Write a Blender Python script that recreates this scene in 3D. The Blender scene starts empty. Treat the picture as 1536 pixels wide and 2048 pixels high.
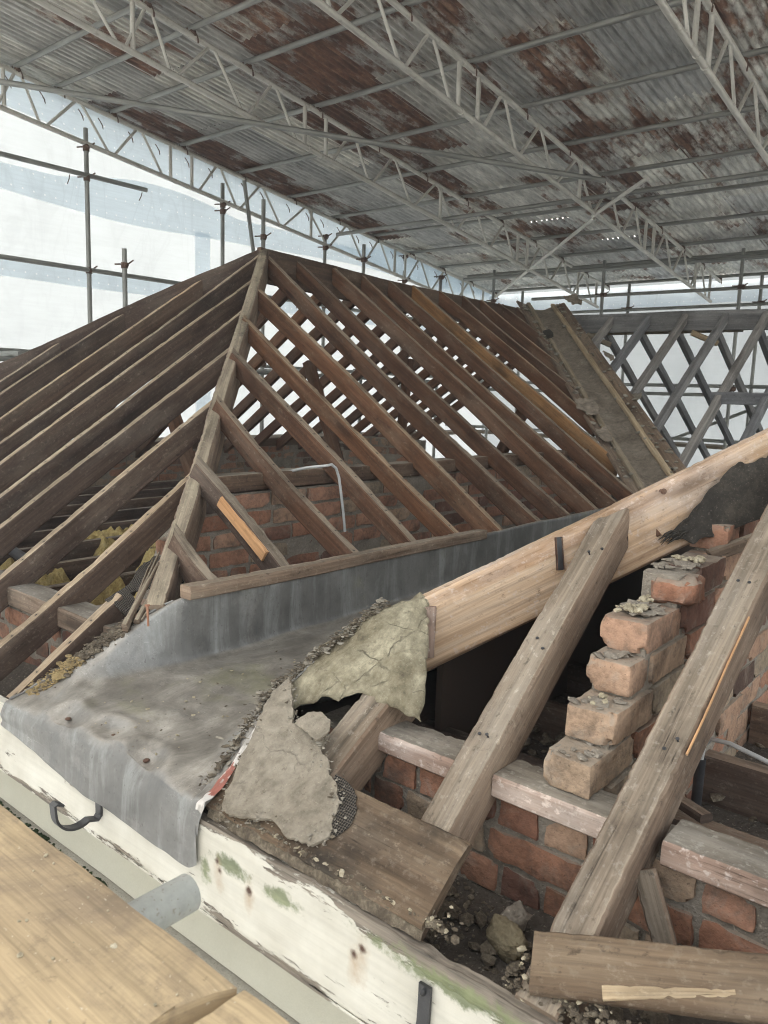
import bpy, math, random
from mathutils import Vector, Matrix, noise
random.seed(11)
C = bpy.context.scene.collection
R = math.radians
SC = bpy.context.scene

# ------------------------------------------------------------------ camera
cam = bpy.data.objects.new('camera', bpy.data.cameras.new('camera'))
C.objects.link(cam)
def cam_basis(pitch, roll, yaw):
    cp, sp = math.cos(pitch), math.sin(pitch)
    f = Vector((math.sin(yaw)*cp, math.cos(yaw)*cp, sp))
    r = Vector((math.cos(yaw), -math.sin(yaw), 0)); u = r.cross(f)
    return f, math.cos(roll)*r + math.sin(roll)*u, -math.sin(roll)*r + math.cos(roll)*u
_f, _r, _u = cam_basis(R(-8.58), R(1.82), R(-39.50))
cam.matrix_world = Matrix(((_r.x, _u.x, -_f.x, 0), (_r.y, _u.y, -_f.y, 0), (_r.z, _u.z, -_f.z, 0), (0, 0, 0, 1)))
cd = cam.data
cd.sensor_fit = 'HORIZONTAL'; cd.sensor_width = 36.0; cd.lens = 36.0*1570.68/1536.0
cd.clip_start = 0.02; cd.clip_end = 500
cd.dof.use_dof = True; cd.dof.focus_distance = 2.6; cd.dof.aperture_fstop = 14.0
SC.camera = cam

# ------------------------------------------------------------------ world, sun, exposure
w = bpy.data.worlds.new('World'); SC.world = w; w.use_nodes = True
wn = w.node_tree.nodes; wl = w.node_tree.links
sky = wn.new('ShaderNodeTexSky'); sky.sky_type = 'NISHITA'; sky.sun_disc = False
SUN_EL, SUN_AZ = R(48), R(-68)              # azimuth measured from +Y towards +X
sky.sun_elevation = SUN_EL; sky.sun_rotation = SUN_AZ
sky.air_density = 1.0; sky.dust_density = 4.0; sky.ozone_density = 1.0
bg = wn['Background']; bg.inputs['Strength'].default_value = 0.15
hs = wn.new('ShaderNodeHueSaturation'); hs.inputs['Saturation'].default_value = .30      # overcast: a nearly white sky
wl.new(sky.outputs[0], hs.inputs['Color'])
cw = wn.new('ShaderNodeMix'); cw.data_type = 'RGBA'; cw.blend_type = 'MULTIPLY'; cw.inputs[0].default_value = 1.0; cw.inputs[7].default_value = (1.0, .957, .865, 1)
wl.new(hs.outputs[0], cw.inputs[6]); wl.new(cw.outputs[2], bg.inputs['Color'])
sl = bpy.data.lights.new('sun', 'SUN'); sl.energy = 1.0; sl.angle = R(20); sl.color = (1, .93, .84)
so = bpy.data.objects.new('sun', sl); C.objects.link(so)
sd = Vector((math.sin(SUN_AZ)*math.cos(SUN_EL), math.cos(SUN_AZ)*math.cos(SUN_EL), math.sin(SUN_EL)))
so.rotation_euler = (-sd).to_track_quat('-Z', 'Y').to_euler()
vs = SC.view_settings
vs.view_transform = 'Standard'; vs.look = 'None'; vs.gamma = 1.0; vs.exposure = 2.6
SC.cycles.max_bounces = 10; SC.cycles.diffuse_bounces = 6; SC.cycles.transmission_bounces = 8
SC.cycles.use_denoising = True; SC.cycles.denoising_prefilter = 'ACCURATE'; SC.cycles.pixel_filter_type = 'BLACKMAN_HARRIS'; SC.cycles.filter_width = 1.0

# ------------------------------------------------------------------ constants of the roof
T = math.tan(R(34)); TG = math.tan(R(7.07))
ZE = -0.918                                  # eaves height on the line y = 1
AP = Vector((-4.228, 3.735, 0.926))          # left roof: ridge end
def zfront(y): return ZE + T*(y-1.0)
def zside(x): return AP.z - T*(x-AP.x)
NF = Vector((0, -T, 1)).normalized()         # front slope normal
NS = Vector((T, 0, 1)).normalized()          # slope that falls to the lead gutter
NW = Vector((-T, 0, 1)).normalized()         # slopes that fall the other way
NB = Vector((0, T, 1)).normalized()

# ------------------------------------------------------------------ node helper
class G:
    def __init__(s, name):
        s.m = bpy.data.materials.new(name); s.m.use_nodes = True
        s.t = s.m.node_tree; s.t.nodes.clear()
        s.out = s.t.nodes.new('ShaderNodeOutputMaterial')
    def n(s, typ, ins=None, **pr):
        nd = s.t.nodes.new('ShaderNode'+typ)
        for k, v in pr.items(): setattr(nd, k, v)
        for k, v in (ins or {}).items():
            if v is None: continue
            if isinstance(v, bpy.types.NodeSocket): s.t.links.new(v, nd.inputs[k])
            else: nd.inputs[k].default_value = v
        return nd
    def uv(s): return s.n('TexCoord').outputs['UV']
    def obj(s): return s.n('TexCoord').outputs['Object']
    def rnd(s): return s.n('ObjectInfo').outputs['Random']
    def math(s, op, a, b=None, c=None, clamp=False):
        return s.n('Math', {0: a, 1: b, 2: c}, operation=op, use_clamp=clamp).outputs[0]
    def vm(s, op, a, b=None): return s.n('VectorMath', {0: a, 1: b}, operation=op).outputs[0]
    def mp(s, v, sc=(1, 1, 1), loc=(0, 0, 0)): return s.n('Mapping', {'Vector': v, 'Scale': sc, 'Location': loc}).outputs[0]
    def shift(s, v, k=31.0):
        r = s.math('MULTIPLY', s.rnd(), k)
        return s.vm('ADD', v, s.n('CombineXYZ', {0: r, 1: r, 2: r}).outputs[0])
    def noise(s, v, sc, det=4, ro=.55, dist=0.0):
        return s.n('TexNoise', {'Vector': v, 'Scale': sc, 'Detail': det, 'Roughness': ro, 'Distortion': dist}).outputs['Fac']
    def ramp(s, f, st, interp='LINEAR'):
        nd = s.n('ValToRGB', {'Fac': f}); e = nd.color_ramp.elements; nd.color_ramp.interpolation = interp
        while len(e) < len(st): e.new(.5)
        for q, (p, c) in zip(e, st):
            q.position = p; q.color = (c, c, c, 1) if isinstance(c, (int, float)) else (*c, 1)
        return nd.outputs[0]
    def mask(s, f, a, b): return s.n('MapRange', {0: f, 1: a, 2: b}, clamp=True).outputs[0]
    def mix(s, f, a, b, bl='MIX'):
        nd = s.n('Mix', None, data_type='RGBA', blend_type=bl, clamp_factor=True)
        for i, v in ((0, f), (6, a), (7, b)):
            if isinstance(v, bpy.types.NodeSocket): s.t.links.new(v, nd.inputs[i])
            else: nd.inputs[i].default_value = v if i == 0 else ((v, v, v, 1) if isinstance(v, (int, float)) else (*v, 1))
        return nd.outputs[2]
    def bump(s, h, st=.5, d=.004, nrm=None):
        return s.n('Bump', {'Height': h, 'Strength': st, 'Distance': d, 'Normal': nrm}).outputs[0]
    def up(s):
        return s.n('SeparateXYZ', {0: s.n('NewGeometry').outputs['Normal']}).outputs[2]
    def bsdf(s, col, ro=.85, nrm=None, metal=0.0, spec=.25):
        b = s.n('BsdfPrincipled', {'Base Color': col if isinstance(col, bpy.types.NodeSocket) else (*col, 1),
                'Roughness': ro, 'Metallic': metal, 'Normal': nrm, 'Specular IOR Level': spec})
        s.t.links.new(b.outputs[0], s.out.inputs[0]); return s.m

def wood(name, cols, *a, **k): return _wood(name, cols, *a, **k)
def _wood(name, cols, dust=(.34, .30, .24), dustamt=.35, fine=.45, stain=(.05, .04, .03), stainamt=.5, spots=.2, ro=.9, tint=.35, bump=.5, nails=0.0):
    g = G(name); uv0 = g.uv(); uv = g.shift(uv0)
    band = g.noise(g.mp(uv, (.9, 16, 1)), 1.0, 4, .6, .7)
    fin = g.noise(g.mp(uv, (5, 190, 1)), 1.0, 3, .6)
    mid = g.noise(g.mp(uv, (2.2, 55, 1)), 1.0, 4, .6, .4)
    blot = g.noise(uv, 3.1, 6, .62)
    blot2 = g.noise(g.mp(uv, (1.6, 5, 1), (7, 3, 0)), 1.6, 6, .65)
    spk = g.noise(uv, 70, 3, .6)
    n = len(cols)
    c = g.ramp(band, [(.28+.44*i/(n-1), k) for i, k in enumerate(cols)])
    c = g.mix(fine, c, g.ramp(g.math('MULTIPLY_ADD', mid, .6, g.math('MULTIPLY', fin, .4)), [(.34, .30), (.5, .95), (.66, 1.7)]), 'MULTIPLY')
    c = g.mix(g.math('MULTIPLY', g.mask(blot, .5, .68), stainamt), c, stain)
    c = g.mix(g.math('MULTIPLY', g.mask(blot2, .48, .7), dustamt), c, dust)
    spk2 = g.noise(g.mp(uv, (34, 52, 1), (5, 1, 0)), 1.0, 6, .72)
    c = g.mix(g.math('MULTIPLY', g.mask(spk, .57, .70), spots*1.2), c, dust)
    c = g.mix(g.math('MULTIPLY', g.mask(spk2, .58, .70), .6), c, tuple(k*.3 for k in cols[0]))
    c = g.mix(g.math('MULTIPLY', g.math('MULTIPLY', g.mask(spk2, .42, .34), g.mask(blot2, .4, .6)), .5), c, tuple(min(1, k*1.5) for k in dust))
    # knots
    vo = g.n('TexVoronoi', {'Vector': g.mp(uv, (1.3, 6, 1)), 'Scale': 1.0, 'Randomness': 1.0}).outputs['Distance']
    c = g.mix(g.math('MULTIPLY', g.mask(vo, .13, .07), .6), c, tuple(k*.35 for k in cols[0]))
    # drying cracks
    cr = g.noise(g.mp(uv, (1.1, 70, 1), (3, 9, 0)), 1.0, 2, .5, .25)
    crm = g.mask(g.math('ABSOLUTE', g.math('SUBTRACT', cr, .5)), .006, .0)
    crm = g.math('MULTIPLY', crm, g.mask(blot, .45, .6))
    c = g.mix(g.math('MULTIPLY', crm, .75), c, tuple(k*.25 for k in cols[0]))
    if nails:
        sx = g.n('SeparateXYZ', {0: uv0}); jit = g.noise(g.mp(uv0, (9.5, 0, 0)), 1.0, 1)
        nu = g.math('MULTIPLY', g.math('SUBTRACT', g.math('FRACT', g.math('ADD', g.math('MULTIPLY', sx.outputs[0], 9.3), jit)), .5), .107)
        nv = g.math('ADD', g.math('SUBTRACT', sx.outputs[1], nails), g.math('MULTIPLY', g.math('SUBTRACT', jit, .5), .05))
        nd = g.math('SQRT', g.math('ADD', g.math('MULTIPLY', nu, nu), g.math('MULTIPLY', nv, nv)))
        c = g.mix(g.math('MULTIPLY', g.mask(nd, .012, .003), .55), c, (.09, .07, .055)); c = g.mix(g.mask(nd, .0042, .0028), c, (.02, .016, .013))
    # piece to piece variation
    v = g.ramp(g.math('FRACT', g.math('MULTIPLY', g.rnd(), 7.31)), [(0, (.72, .72, .74)), (.5, (1, 1, 1)), (1, (1.3, 1.18, 1.02))])
    c = g.mix(tint*2 if tint < .5 else 1.0, c, v, 'MULTIPLY')
    h = g.math('ADD', g.math('MULTIPLY', fin, .35), g.math('ADD', g.math('MULTIPLY', mid, .6), g.math('MULTIPLY', spk, .3)))
    h = g.math('SUBTRACT', h, g.math('MULTIPLY', crm, 1.2))
    return g.bsdf(c, ro, g.bump(h, bump, .004))

M = {}
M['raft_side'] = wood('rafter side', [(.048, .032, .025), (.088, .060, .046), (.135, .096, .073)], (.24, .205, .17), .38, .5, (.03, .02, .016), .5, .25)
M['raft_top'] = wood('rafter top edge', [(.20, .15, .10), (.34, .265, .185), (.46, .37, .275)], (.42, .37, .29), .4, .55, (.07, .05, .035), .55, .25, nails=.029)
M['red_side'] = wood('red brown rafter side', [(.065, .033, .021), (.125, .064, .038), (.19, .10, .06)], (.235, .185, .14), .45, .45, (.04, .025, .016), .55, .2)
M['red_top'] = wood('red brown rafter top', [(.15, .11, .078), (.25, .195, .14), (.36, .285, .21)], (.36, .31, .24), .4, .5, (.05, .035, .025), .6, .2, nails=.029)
M['orange_side'] = wood('orange rafter side', [(.18, .085, .035), (.30, .16, .07), (.38, .21, .10)], (.27, .2, .13), .35, .45, (.05, .03, .02), .7, .2)
M['grey_wood'] = wood('weathered grey brown timber', [(.125, .098, .072), (.21, .170, .128), (.30, .25, .192)], (.36, .325, .275), .45, .55, (.065, .047, .034), .85, .35, tint=.12, bump=.7)
M['grey_side'] = wood('weathered timber side', [(.115, .078, .055), (.20, .145, .105), (.28, .215, .16)], (.33, .28, .22), .4, .5, (.05, .035, .026), .8, .3, tint=.12, bump=.7)
M['hip_wood'] = wood('old hip timber', [(.13, .105, .075), (.26, .215, .16), (.40, .34, .25)], (.44, .39, .28), .55, .55, (.05, .04, .03), .7, .35, bump=.8)
M['pale'] = wood('pale bare timber', [(.31, .19, .11), (.46, .32, .205), (.58, .45, .33)], (.56, .47, .41), .75, .5, (.17, .11, .07), .75, .45, tint=.1)
M['plate'] = wood('limewashed wall plate', [(.20, .13, .10), (.33, .235, .185), (.44, .34, .28)], (.62, .55, .50), .7, .4, (.085, .058, .042), .75, .5, tint=.10)
M['plate_top'] = wood('dusty wall plate top', [(.15, .13, .105), (.22, .195, .16), (.29, .26, .22)], (.33, .31, .27), .7, .3, (.07, .06, .05), .6, .6, tint=.15)
M['board'] = wood('old eaves board', [(.07, .047, .031), (.135, .095, .062), (.21, .155, .103)], (.26, .22, .17), .35, .5, (.03, .024, .019), 1.0, .25, tint=.05)
M['cross'] = wood('glare tinted rafter', [(.125, .125, .13), (.205, .205, .21), (.30, .298, .298)], (.34, .34, .34), .4, .4, (.06, .05, .045), .4, .2)  # bluish glare over the rear timbers is put into this wood colour
M['ridge'] = wood('dark ridge board', [(.04, .028, .022), (.075, .052, .04), (.12, .085, .065)], (.2, .17, .14), .35, .4, (.02, .015, .012), .5, .2)
M['new_wood'] = wood('clean new batten', [(.42, .22, .10), (.52, .29, .14), (.60, .36, .19)], (.45, .34, .22), .2, .3, (.2, .1, .05), .3, .1, tint=.1)
M['batten'] = wood('valley batten', [(.22, .17, .11), (.36, .29, .20), (.46, .38, .27)], (.42, .37, .29), .5, .45, (.08, .06, .04), .5, .3)

def mat_scaffold_board():
    g = G('scaffold board'); uv = g.uv(); o = g.obj()
    big = g.noise(o, 3.2, 4, .5); gr = g.noise(g.mp(uv, (2.5, 60, 1)), 1, 4, .6, .5); fine = g.noise(g.mp(uv, (9, 240, 1)), 1, 2)
    c = g.ramp(big, [(.32, (.27, .205, .135)), (.5, (.385, .295, .18)), (.66, (.46, .36, .225))])
    c = g.mix(.32, c, g.ramp(gr, [(.34, .5), (.5, 1.0), (.66, 1.3)]), 'MULTIPLY')
    c = g.mix(.5, c, g.ramp(fine, [(.35, .65), (.6, 1.15)]), 'MULTIPLY')
    d = g.noise(o, 7, 9, .75, .6); c = g.mix(g.math('MULTIPLY', g.mask(d, .47, .66), .8), c, (.20, .155, .11))
    d2 = g.noise(g.mp(o, (1, 1, 1), (3, 8, 1)), 22, 8, .75); c = g.mix(g.math('MULTIPLY', g.mask(d2, .54, .66), .5), c, (.16, .125, .09))
    s = g.noise(o, 55, 3, .6); c = g.mix(g.math('MULTIPLY', g.mask(s, .66, .74), .6), c, (.12, .09, .06))
    s2 = g.noise(o, 170, 2, .6); c = g.mix(g.math('MULTIPLY', g.mask(s2, .69, .75), .5), c, (.66, .60, .48))
    return g.bsdf(c, .8, g.bump(g.math('ADD', gr, g.math('MULTIPLY', fine, .5)), .35, .002))
M['scaf_board'] = mat_scaffold_board()

def mat_brick():
    g = G('old brick'); at = g.n('VertexColor', layer_name='tone'); sp = g.n('SeparateColor', {0: at.outputs[0]})
    o = g.obj()
    c = g.ramp(sp.outputs[0], [(0, (.10, .066, .052)), (.18, (.185, .095, .07)), (.36, (.31, .155, .098)), (.55, (.37, .205, .138)), (.72, (.36, .26, .18)), (.86, (.27, .215, .155)), (1, (.38, .29, .205))])
    m1 = g.noise(o, 9, 6, .65); m2 = g.noise(o, 60, 5, .65); m3 = g.noise(o, 160, 2, .6)
    c = g.mix(.7, c, g.ramp(m1, [(.3, .55), (.5, 1.0), (.7, 1.35)]), 'MULTIPLY')
    c = g.mix(.55, c, g.ramp(m2, [(.3, .5), (.5, 1.0), (.75, 1.35)]), 'MULTIPLY')
    lime = g.mask(g.noise(o, 14, 7, .7, .4), .53, .68)
    c = g.mix(g.math('MULTIPLY', lime, .5), c, (.30, .265, .22))
    soot = g.mask(g.noise(o, 6.5, 8, .74, .3), .49, .64)
    c = g.mix(g.math('MULTIPLY', soot, .7), c, (.085, .068, .056))
    du = g.math('MULTIPLY', g.mask(g.up(), .45, .9), g.mask(m1, .25, .6))
    c = g.mix(g.math('MULTIPLY', du, .85), c, (.30, .265, .215))
    c = g.mix(g.math('MULTIPLY', g.mask(m3, .66, .72), .6), c, (.07, .05, .04))
    h = g.math('ADD', g.math('MULTIPLY', m2, 1.0), g.math('ADD', g.math('MULTIPLY', m1, .8), g.math('MULTIPLY', m3, .35)))
    return g.bsdf(c, .95, g.bump(h, .75, .006), spec=.15)
M['brick'] = mat_brick()

def mat_simple(name, stops, sc=8, det=6, ro=.9, bs=.5, bd=.004, fine=60, spec=.2, speck=None):
    g = G(name); o = g.obj(); a = g.noise(o, sc, det, .65); b = g.noise(o, fine, 4, .65)
    f = g.math('ADD', g.math('MULTIPLY', a, .65), g.math('MULTIPLY', b, .35))
    c = g.ramp(f, stops)
    if speck: c = g.mix(g.math('MULTIPLY', g.mask(g.noise(o, fine*1.7, 2), .62, .7), .7), c, speck)
    return g.bsdf(c, ro, g.bump(g.math('ADD', a, b), bs, bd), spec=spec)
M['mortar'] = mat_simple('lime mortar', [(.3, (.13, .11, .09)), (.5, (.24, .21, .172)), (.7, (.34, .305, .255))], 11, 7, .95, .9, .008, 90, speck=(.42, .38, .31))
M['felt_grey'] = mat_simple('grey weathered felt', [(.30, (.13, .112, .088)), (.45, (.235, .205, .16)), (.58, (.305, .27, .215)), (.72, (.40, .36, .29))], 5, 8, .9, .35, .003, 130, speck=(.17, .14, .11))
def mat_felt(name, stops, crk=.7, streak=(1, 1, 1)):
    g = G(name); o = g.obj(); a = g.noise(g.mp(o, streak), 5, 9, .72, .5); b = g.noise(o, 34, 6, .7); f = g.noise(o, 190, 3, .6)
    c = g.ramp(g.math('ADD', g.math('MULTIPLY', a, .8), g.math('MULTIPLY', b, .2)), stops)
    c = g.mix(.5, c, g.ramp(b, [(.32, .55), (.5, 1.0), (.7, 1.3)]), 'MULTIPLY')
    w1 = g.vm('ADD', o, g.n('VectorMath', {0: g.n('TexNoise', {'Vector': o, 'Scale': 9.0, 'Detail': 6.0}).outputs['Color'], 'Scale': .10}, operation='SCALE').outputs[0])
    vd = g.n('TexVoronoi', {'Vector': w1, 'Scale': 7.0}, feature='DISTANCE_TO_EDGE').outputs['Distance']
    ck = g.math('MULTIPLY', g.mask(vd, .018, .0), g.mask(a, .50, .60))
    c = g.mix(g.math('MULTIPLY', ck, crk), c, (.045, .036, .028))
    c = g.mix(g.math('MULTIPLY', g.mask(g.noise(o, 60, 4, .7), .60, .70), .5), c, (.075, .06, .046))
    c = g.mix(g.math('MULTIPLY', g.mask(f, .62, .72), .45), c, (.46, .41, .32))
    h = g.math('SUBTRACT', g.math('ADD', g.math('ADD', a, b), g.math('MULTIPLY', f, .3)), g.math('MULTIPLY', ck, 1.5))
    return g.bsdf(c, .9, g.bump(h, .55, .005), spec=.2)
M['felt_lime'] = mat_simple('limey stiff felt', [(.32, (.10, .085, .06)), (.47, (.20, .175, .12)), (.56, (.30, .265, .17)), (.68, (.50, .455, .30))], 9, 8, .85, .6, .004, 70, speck=(.55, .5, .38))
M['felt_lime'] = mat_felt('limey stiff felt', [(.36, (.085, .07, .046)), (.46, (.19, .165, .11)), (.54, (.255, .228, .16)), (.64, (.41, .37, .265))], .8, (1.6, .8, 1.2))
M['felt_grey'] = mat_felt('grey weathered felt', [(.34, (.15, .13, .10)), (.46, (.235, .205, .16)), (.56, (.29, .257, .205)), (.68, (.37, .335, .27))], .5)
M['felt_black'] = mat_simple('black torn felt', [(.3, (.022, .02, .018)), (.5, (.045, .04, .034)), (.72, (.11, .095, .075))], 9, 6, .8, .6, .004, 110, speck=(.14, .12, .1))
M['valley_felt'] = mat_felt('brown valley felt', [(.34, (.14, .115, .09)), (.46, (.225, .188, .148)), (.56, (.295, .25, .20)), (.68, (.37, .325, .265))], .5)
def mat_hessian():
    g = G('hessian backing'); o = g.obj(); sx = g.n('SeparateXYZ', {0: o}); n1 = g.noise(o, 60, 4, .6)
    wx = g.math('SINE', g.math('MULTIPLY_ADD', sx.outputs[0], 1150.0, g.math('MULTIPLY', n1, 5.0))); wy = g.math('SINE', g.math('MULTIPLY_ADD', sx.outputs[1], 1350.0, g.math('MULTIPLY', n1, 5.0)))
    h = g.math('MAXIMUM', wx, wy); c = g.ramp(h, [(.2, (.018, .016, .014)), (.75, (.07, .06, .05)), (1, (.12, .105, .088))])
    return g.bsdf(c, .95, g.bump(h, .8, .002))
M['hessian'] = mat_hessian()
M['iron'] = mat_simple('black painted iron', [(.3, (.018, .018, .02)), (.7, (.045, .045, .048))], 20, 4, .45, .3, .002, 90, .5)
M['rust_iron'] = mat_simple('rusty coupler', [(.3, (.07, .035, .025)), (.55, (.14, .085, .06)), (.75, (.22, .18, .15))], 30, 4, .7, .5, .003, 120)
M['render'] = mat_simple('cream stucco', [(.25, (.40, .385, .315)), (.5, (.47, .455, .375)), (.75, (.54, .525, .44))], 3, 4, .8, .35, .002, 240)
M['render_dirty'] = mat_simple('stained stucco', [(.3, (.23, .215, .18)), (.5, (.36, .34, .285)), (.7, (.47, .45, .38))], 5, 6, .9, .4, .003, 160, speck=(.12, .11, .09))
M['moss'] = mat_simple('moss', [(.3, (.016, .028, .012)), (.6, (.04, .062, .026)), (.8, (.075, .10, .045))], 30, 5, .95, 1, .01, 200)
M['wool'] = mat_simple('glass wool', [(.3, (.20, .13, .05)), (.46, (.44, .33, .13)), (.6, (.60, .48, .22)), (.74, (.70, .62, .38))], 12, 8, .98, 1, .02, 70)
M['floor'] = mat_simple('dusty attic floor', [(.3, (.05, .042, .035)), (.55, (.10, .085, .07)), (.75, (.17, .145, .12))], 6, 8, .98, .9, .012, 70, speck=(.3, .27, .22))
M['debris'] = mat_simple('roof debris', [(.3, (.06, .048, .036)), (.5, (.14, .115, .085)), (.68, (.29, .25, .185))], 45, 4, .95, 1, .006, 170)
M['stone'] = mat_simple('buff stone', [(.3, (.14, .115, .07)), (.5, (.25, .21, .135)), (.7, (.34, .295, .20))], 14, 7, .95, .9, .01, 80)
M['crumb'] = mat_simple('pale mortar crumbs', [(.3, (.22, .19, .13)), (.5, (.40, .35, .25)), (.7, (.56, .51, .40))], 30, 4, .95, .8, .005, 120)
M['cable'] = mat_simple('grey cable', [(.3, (.42, .43, .42)), (.7, (.55, .56, .55))], 10, 2, .5, .1, .001, 50, .4)
M['copper'] = mat_simple('copper nail', [(.3, (.22, .10, .06)), (.7, (.40, .20, .12))], 30, 2, .5, .1, .001, 90, .4)
M['plaster'] = mat_simple('grey cement fillet', [(.3, (.17, .15, .12)), (.5, (.27, .245, .20)), (.7, (.36, .33, .275))], 7, 7, .95, .6, .005, 60, speck=(.10, .085, .07))
M['dirt_yellow'] = mat_simple('yellow crumbling bedding', [(.3, (.13, .10, .06)), (.5, (.32, .24, .12)), (.7, (.50, .39, .20))], 16, 7, .95, 1, .01, 90)
M['ground'] = mat_simple('ground', [(.3, (.28, .285, .285)), (.7, (.38, .38, .375))], 2, 5, .95, .3, .01, 20)
M['wall_out'] = mat_simple('painted outside wall', [(.3, (.55, .53, .46)), (.7, (.64, .62, .54))], 2, 4, .85, .3, .003, 60)

def mat_tube():
    g = G('galvanised tube'); uv = g.shift(g.uv()); a = g.noise(g.mp(uv, (4, 30, 1)), 1, 5, .6); b = g.noise(uv, 30, 4, .6)
    c = g.ramp(a, [(.3, (.19, .19, .175)), (.5, (.29, .292, .27)), (.72, (.39, .39, .365))])
    c = g.mix(g.math('MULTIPLY', g.mask(b, .6, .7), .35), c, (.20, .15, .11))
    return g.bsdf(c, .5, g.bump(b, .15, .002), .35, .4)
M['tube'] = mat_tube()
M['tube_pale'] = mat_simple('pale zinc tube', [(.3, (.24, .25, .23)), (.5, (.34, .35, .325)), (.7, (.42, .43, .40))], 9, 7, .5, .1, .001, 80, .4, speck=(.2, .17, .13))
def mat_alu():
    g = G('aluminium beam'); uv = g.shift(g.uv()); a = g.noise(g.mp(uv, (5, 30, 1)), 1, 5, .6); b = g.noise(uv, 24, 4, .6)
    c = g.ramp(a, [(.3, (.46, .445, .40)), (.5, (.62, .60, .545)), (.72, (.74, .72, .665))])
    c = g.mix(g.math('MULTIPLY', g.mask(b, .58, .72), .4), c, (.22, .17, .13))
    return g.bsdf(c, .5, g.bump(b, .12, .002), .3, .4)
M['alu'] = mat_alu()

def mat_tin():
    g = G('corrugated tin'); o = g.shift(g.obj(), 23.0)
    oi = g.n('ObjectInfo'); sp = g.n('SeparateColor', {0: oi.outputs['Color']})
    a = g.noise(g.mp(o, (2.2, .7, 1)), 1, 6, .62); b = g.noise(g.mp(o, (26, 4, 1)), 1, 5, .65); f = g.noise(g.mp(o, (70, 14, 1)), 1, 4, .6)
    c = g.ramp(a, [(.3, (.38, .38, .365)), (.5, (.52, .515, .485)), (.7, (.66, .65, .61))])
    c = g.mix(.55, c, g.ramp(b, [(.33, .34), (.5, 1.0), (.66, 1.7)]), 'MULTIPLY')
    wh = g.mask(g.noise(g.mp(o, (16, 3.2, 1), (5, 2, 0)), 1, 6, .7), .54, .66)
    c = g.mix(g.math('MULTIPLY', wh, .55), c, (.62, .615, .59))
    # rust whose amount is a property of each sheet
    rn = g.math('ADD', g.math('MULTIPLY', g.noise(g.mp(o, (2.6, 1.1, 1), (1, 8, 0)), 1, 5, .6), .6), g.math('MULTIPLY', g.noise(g.mp(o, (15, 4.5, 1), (4, 1, 0)), 1, 8, .74), .4))
    th = g.math('SUBTRACT', .69, g.math('MULTIPLY', sp.outputs[0], .34))
    rm = g.math('MULTIPLY', g.math('SUBTRACT', rn, th), 14.0, clamp=True)
    rc = g.ramp(g.noise(g.mp(o, (20, 5, 1)), 1, 6, .7), [(.3, (.07, .042, .034)), (.45, (.135, .075, .055)), (.58, (.23, .13, .09)), (.72, (.38, .25, .175))])
    c = g.mix(rm, c, rc)
    c = g.mix(1.0, c, g.ramp(sp.outputs[1], [(0, (.8, .8, .82)), (1, (1.25, 1.22, 1.16))]), 'MULTIPLY')
    c = g.mix(g.math('MULTIPLY', g.mask(f, .6, .7), .35), c, (.06, .055, .05))
    ro = g.math('MULTIPLY_ADD', rm, .40, .40)
    return g.bsdf(c, ro, g.bump(g.math('ADD', b, f), .2, .002), g.math('MULTIPLY_ADD', rm, -.4, .4), .4)
M['tin'] = mat_tin()

def mat_sheet(name, dens, eyelets=False):
    g = G(name); o = g.obj(); uv = g.uv()
    weave = g.noise(g.mp(o, (3, 3, 40)), 1, 4, .6); big = g.noise(o, .8, 5, .55); cr = g.noise(g.mp(o, (1.4, 1.4, .5)), 1.6, 4, .5, 1.2)
    t = g.ramp(big, [(.3, .90), (.7, 1.0)])
    t = g.mix(.4, t, g.ramp(weave, [(.35, .86), (.6, 1.05)]), 'MULTIPLY')
    crm = g.mask(g.math('ABSOLUTE', g.math('SUBTRACT', cr, .5)), .03, 0)
    t = g.mix(g.math('MULTIPLY', crm, .35), t, .74)
    cr2 = g.noise(g.mp(o, (2.2, 2.2, 1.1), (3, 1, 7)), 2.2, 5, .55, 1.6); t = g.mix(g.math('MULTIPLY', g.mask(cr2, .56, .72), .25), t, .72)
    t = g.mix(1.0, t, tuple(k*dens for k in (.86, .94, 1.0)), 'MULTIPLY')
    if eyelets:
        sx = g.n('SeparateXYZ', {0: uv})
        u = g.math('SUBTRACT', g.math('FRACT', g.math('DIVIDE', sx.outputs[0], .115)), .5)
        v = g.math('SUBTRACT', g.math('FRACT', g.math('DIVIDE', g.math('ADD', sx.outputs[1], g.math('MULTIPLY', sx.outputs[0], 0)), .17)), .5)
        d = g.math('SQRT', g.math('ADD', g.math('POWER', g.math('MULTIPLY', u, .115), 2.0), g.math('POWER', g.math('MULTIPLY', v, .17), 2.0)))
        t = g.mix(g.mask(d, .011, .007), t, (.98, .99, 1.0))
    nb = g.bump(g.math('ADD', cr, g.math('MULTIPLY', weave, .1)), .25, .03)
    tr = g.n('BsdfTranslucent', {'Color': t, 'Normal': nb}); df = g.n('BsdfDiffuse', {'Color': g.mix(.5, t, (.75, .77, .8)), 'Normal': nb})
    mx = g.n('MixShader', {0: .10 if eyelets else .28, 1: tr.outputs[0], 2: df.outputs[0]})
    g.t.links.new(mx.outputs[0], g.out.inputs[0]); return g.m
M['sheet'] = mat_sheet('white sheeting', .28)
M['hem'] = mat_sheet('doubled sheeting hem', .90, True)

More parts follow.
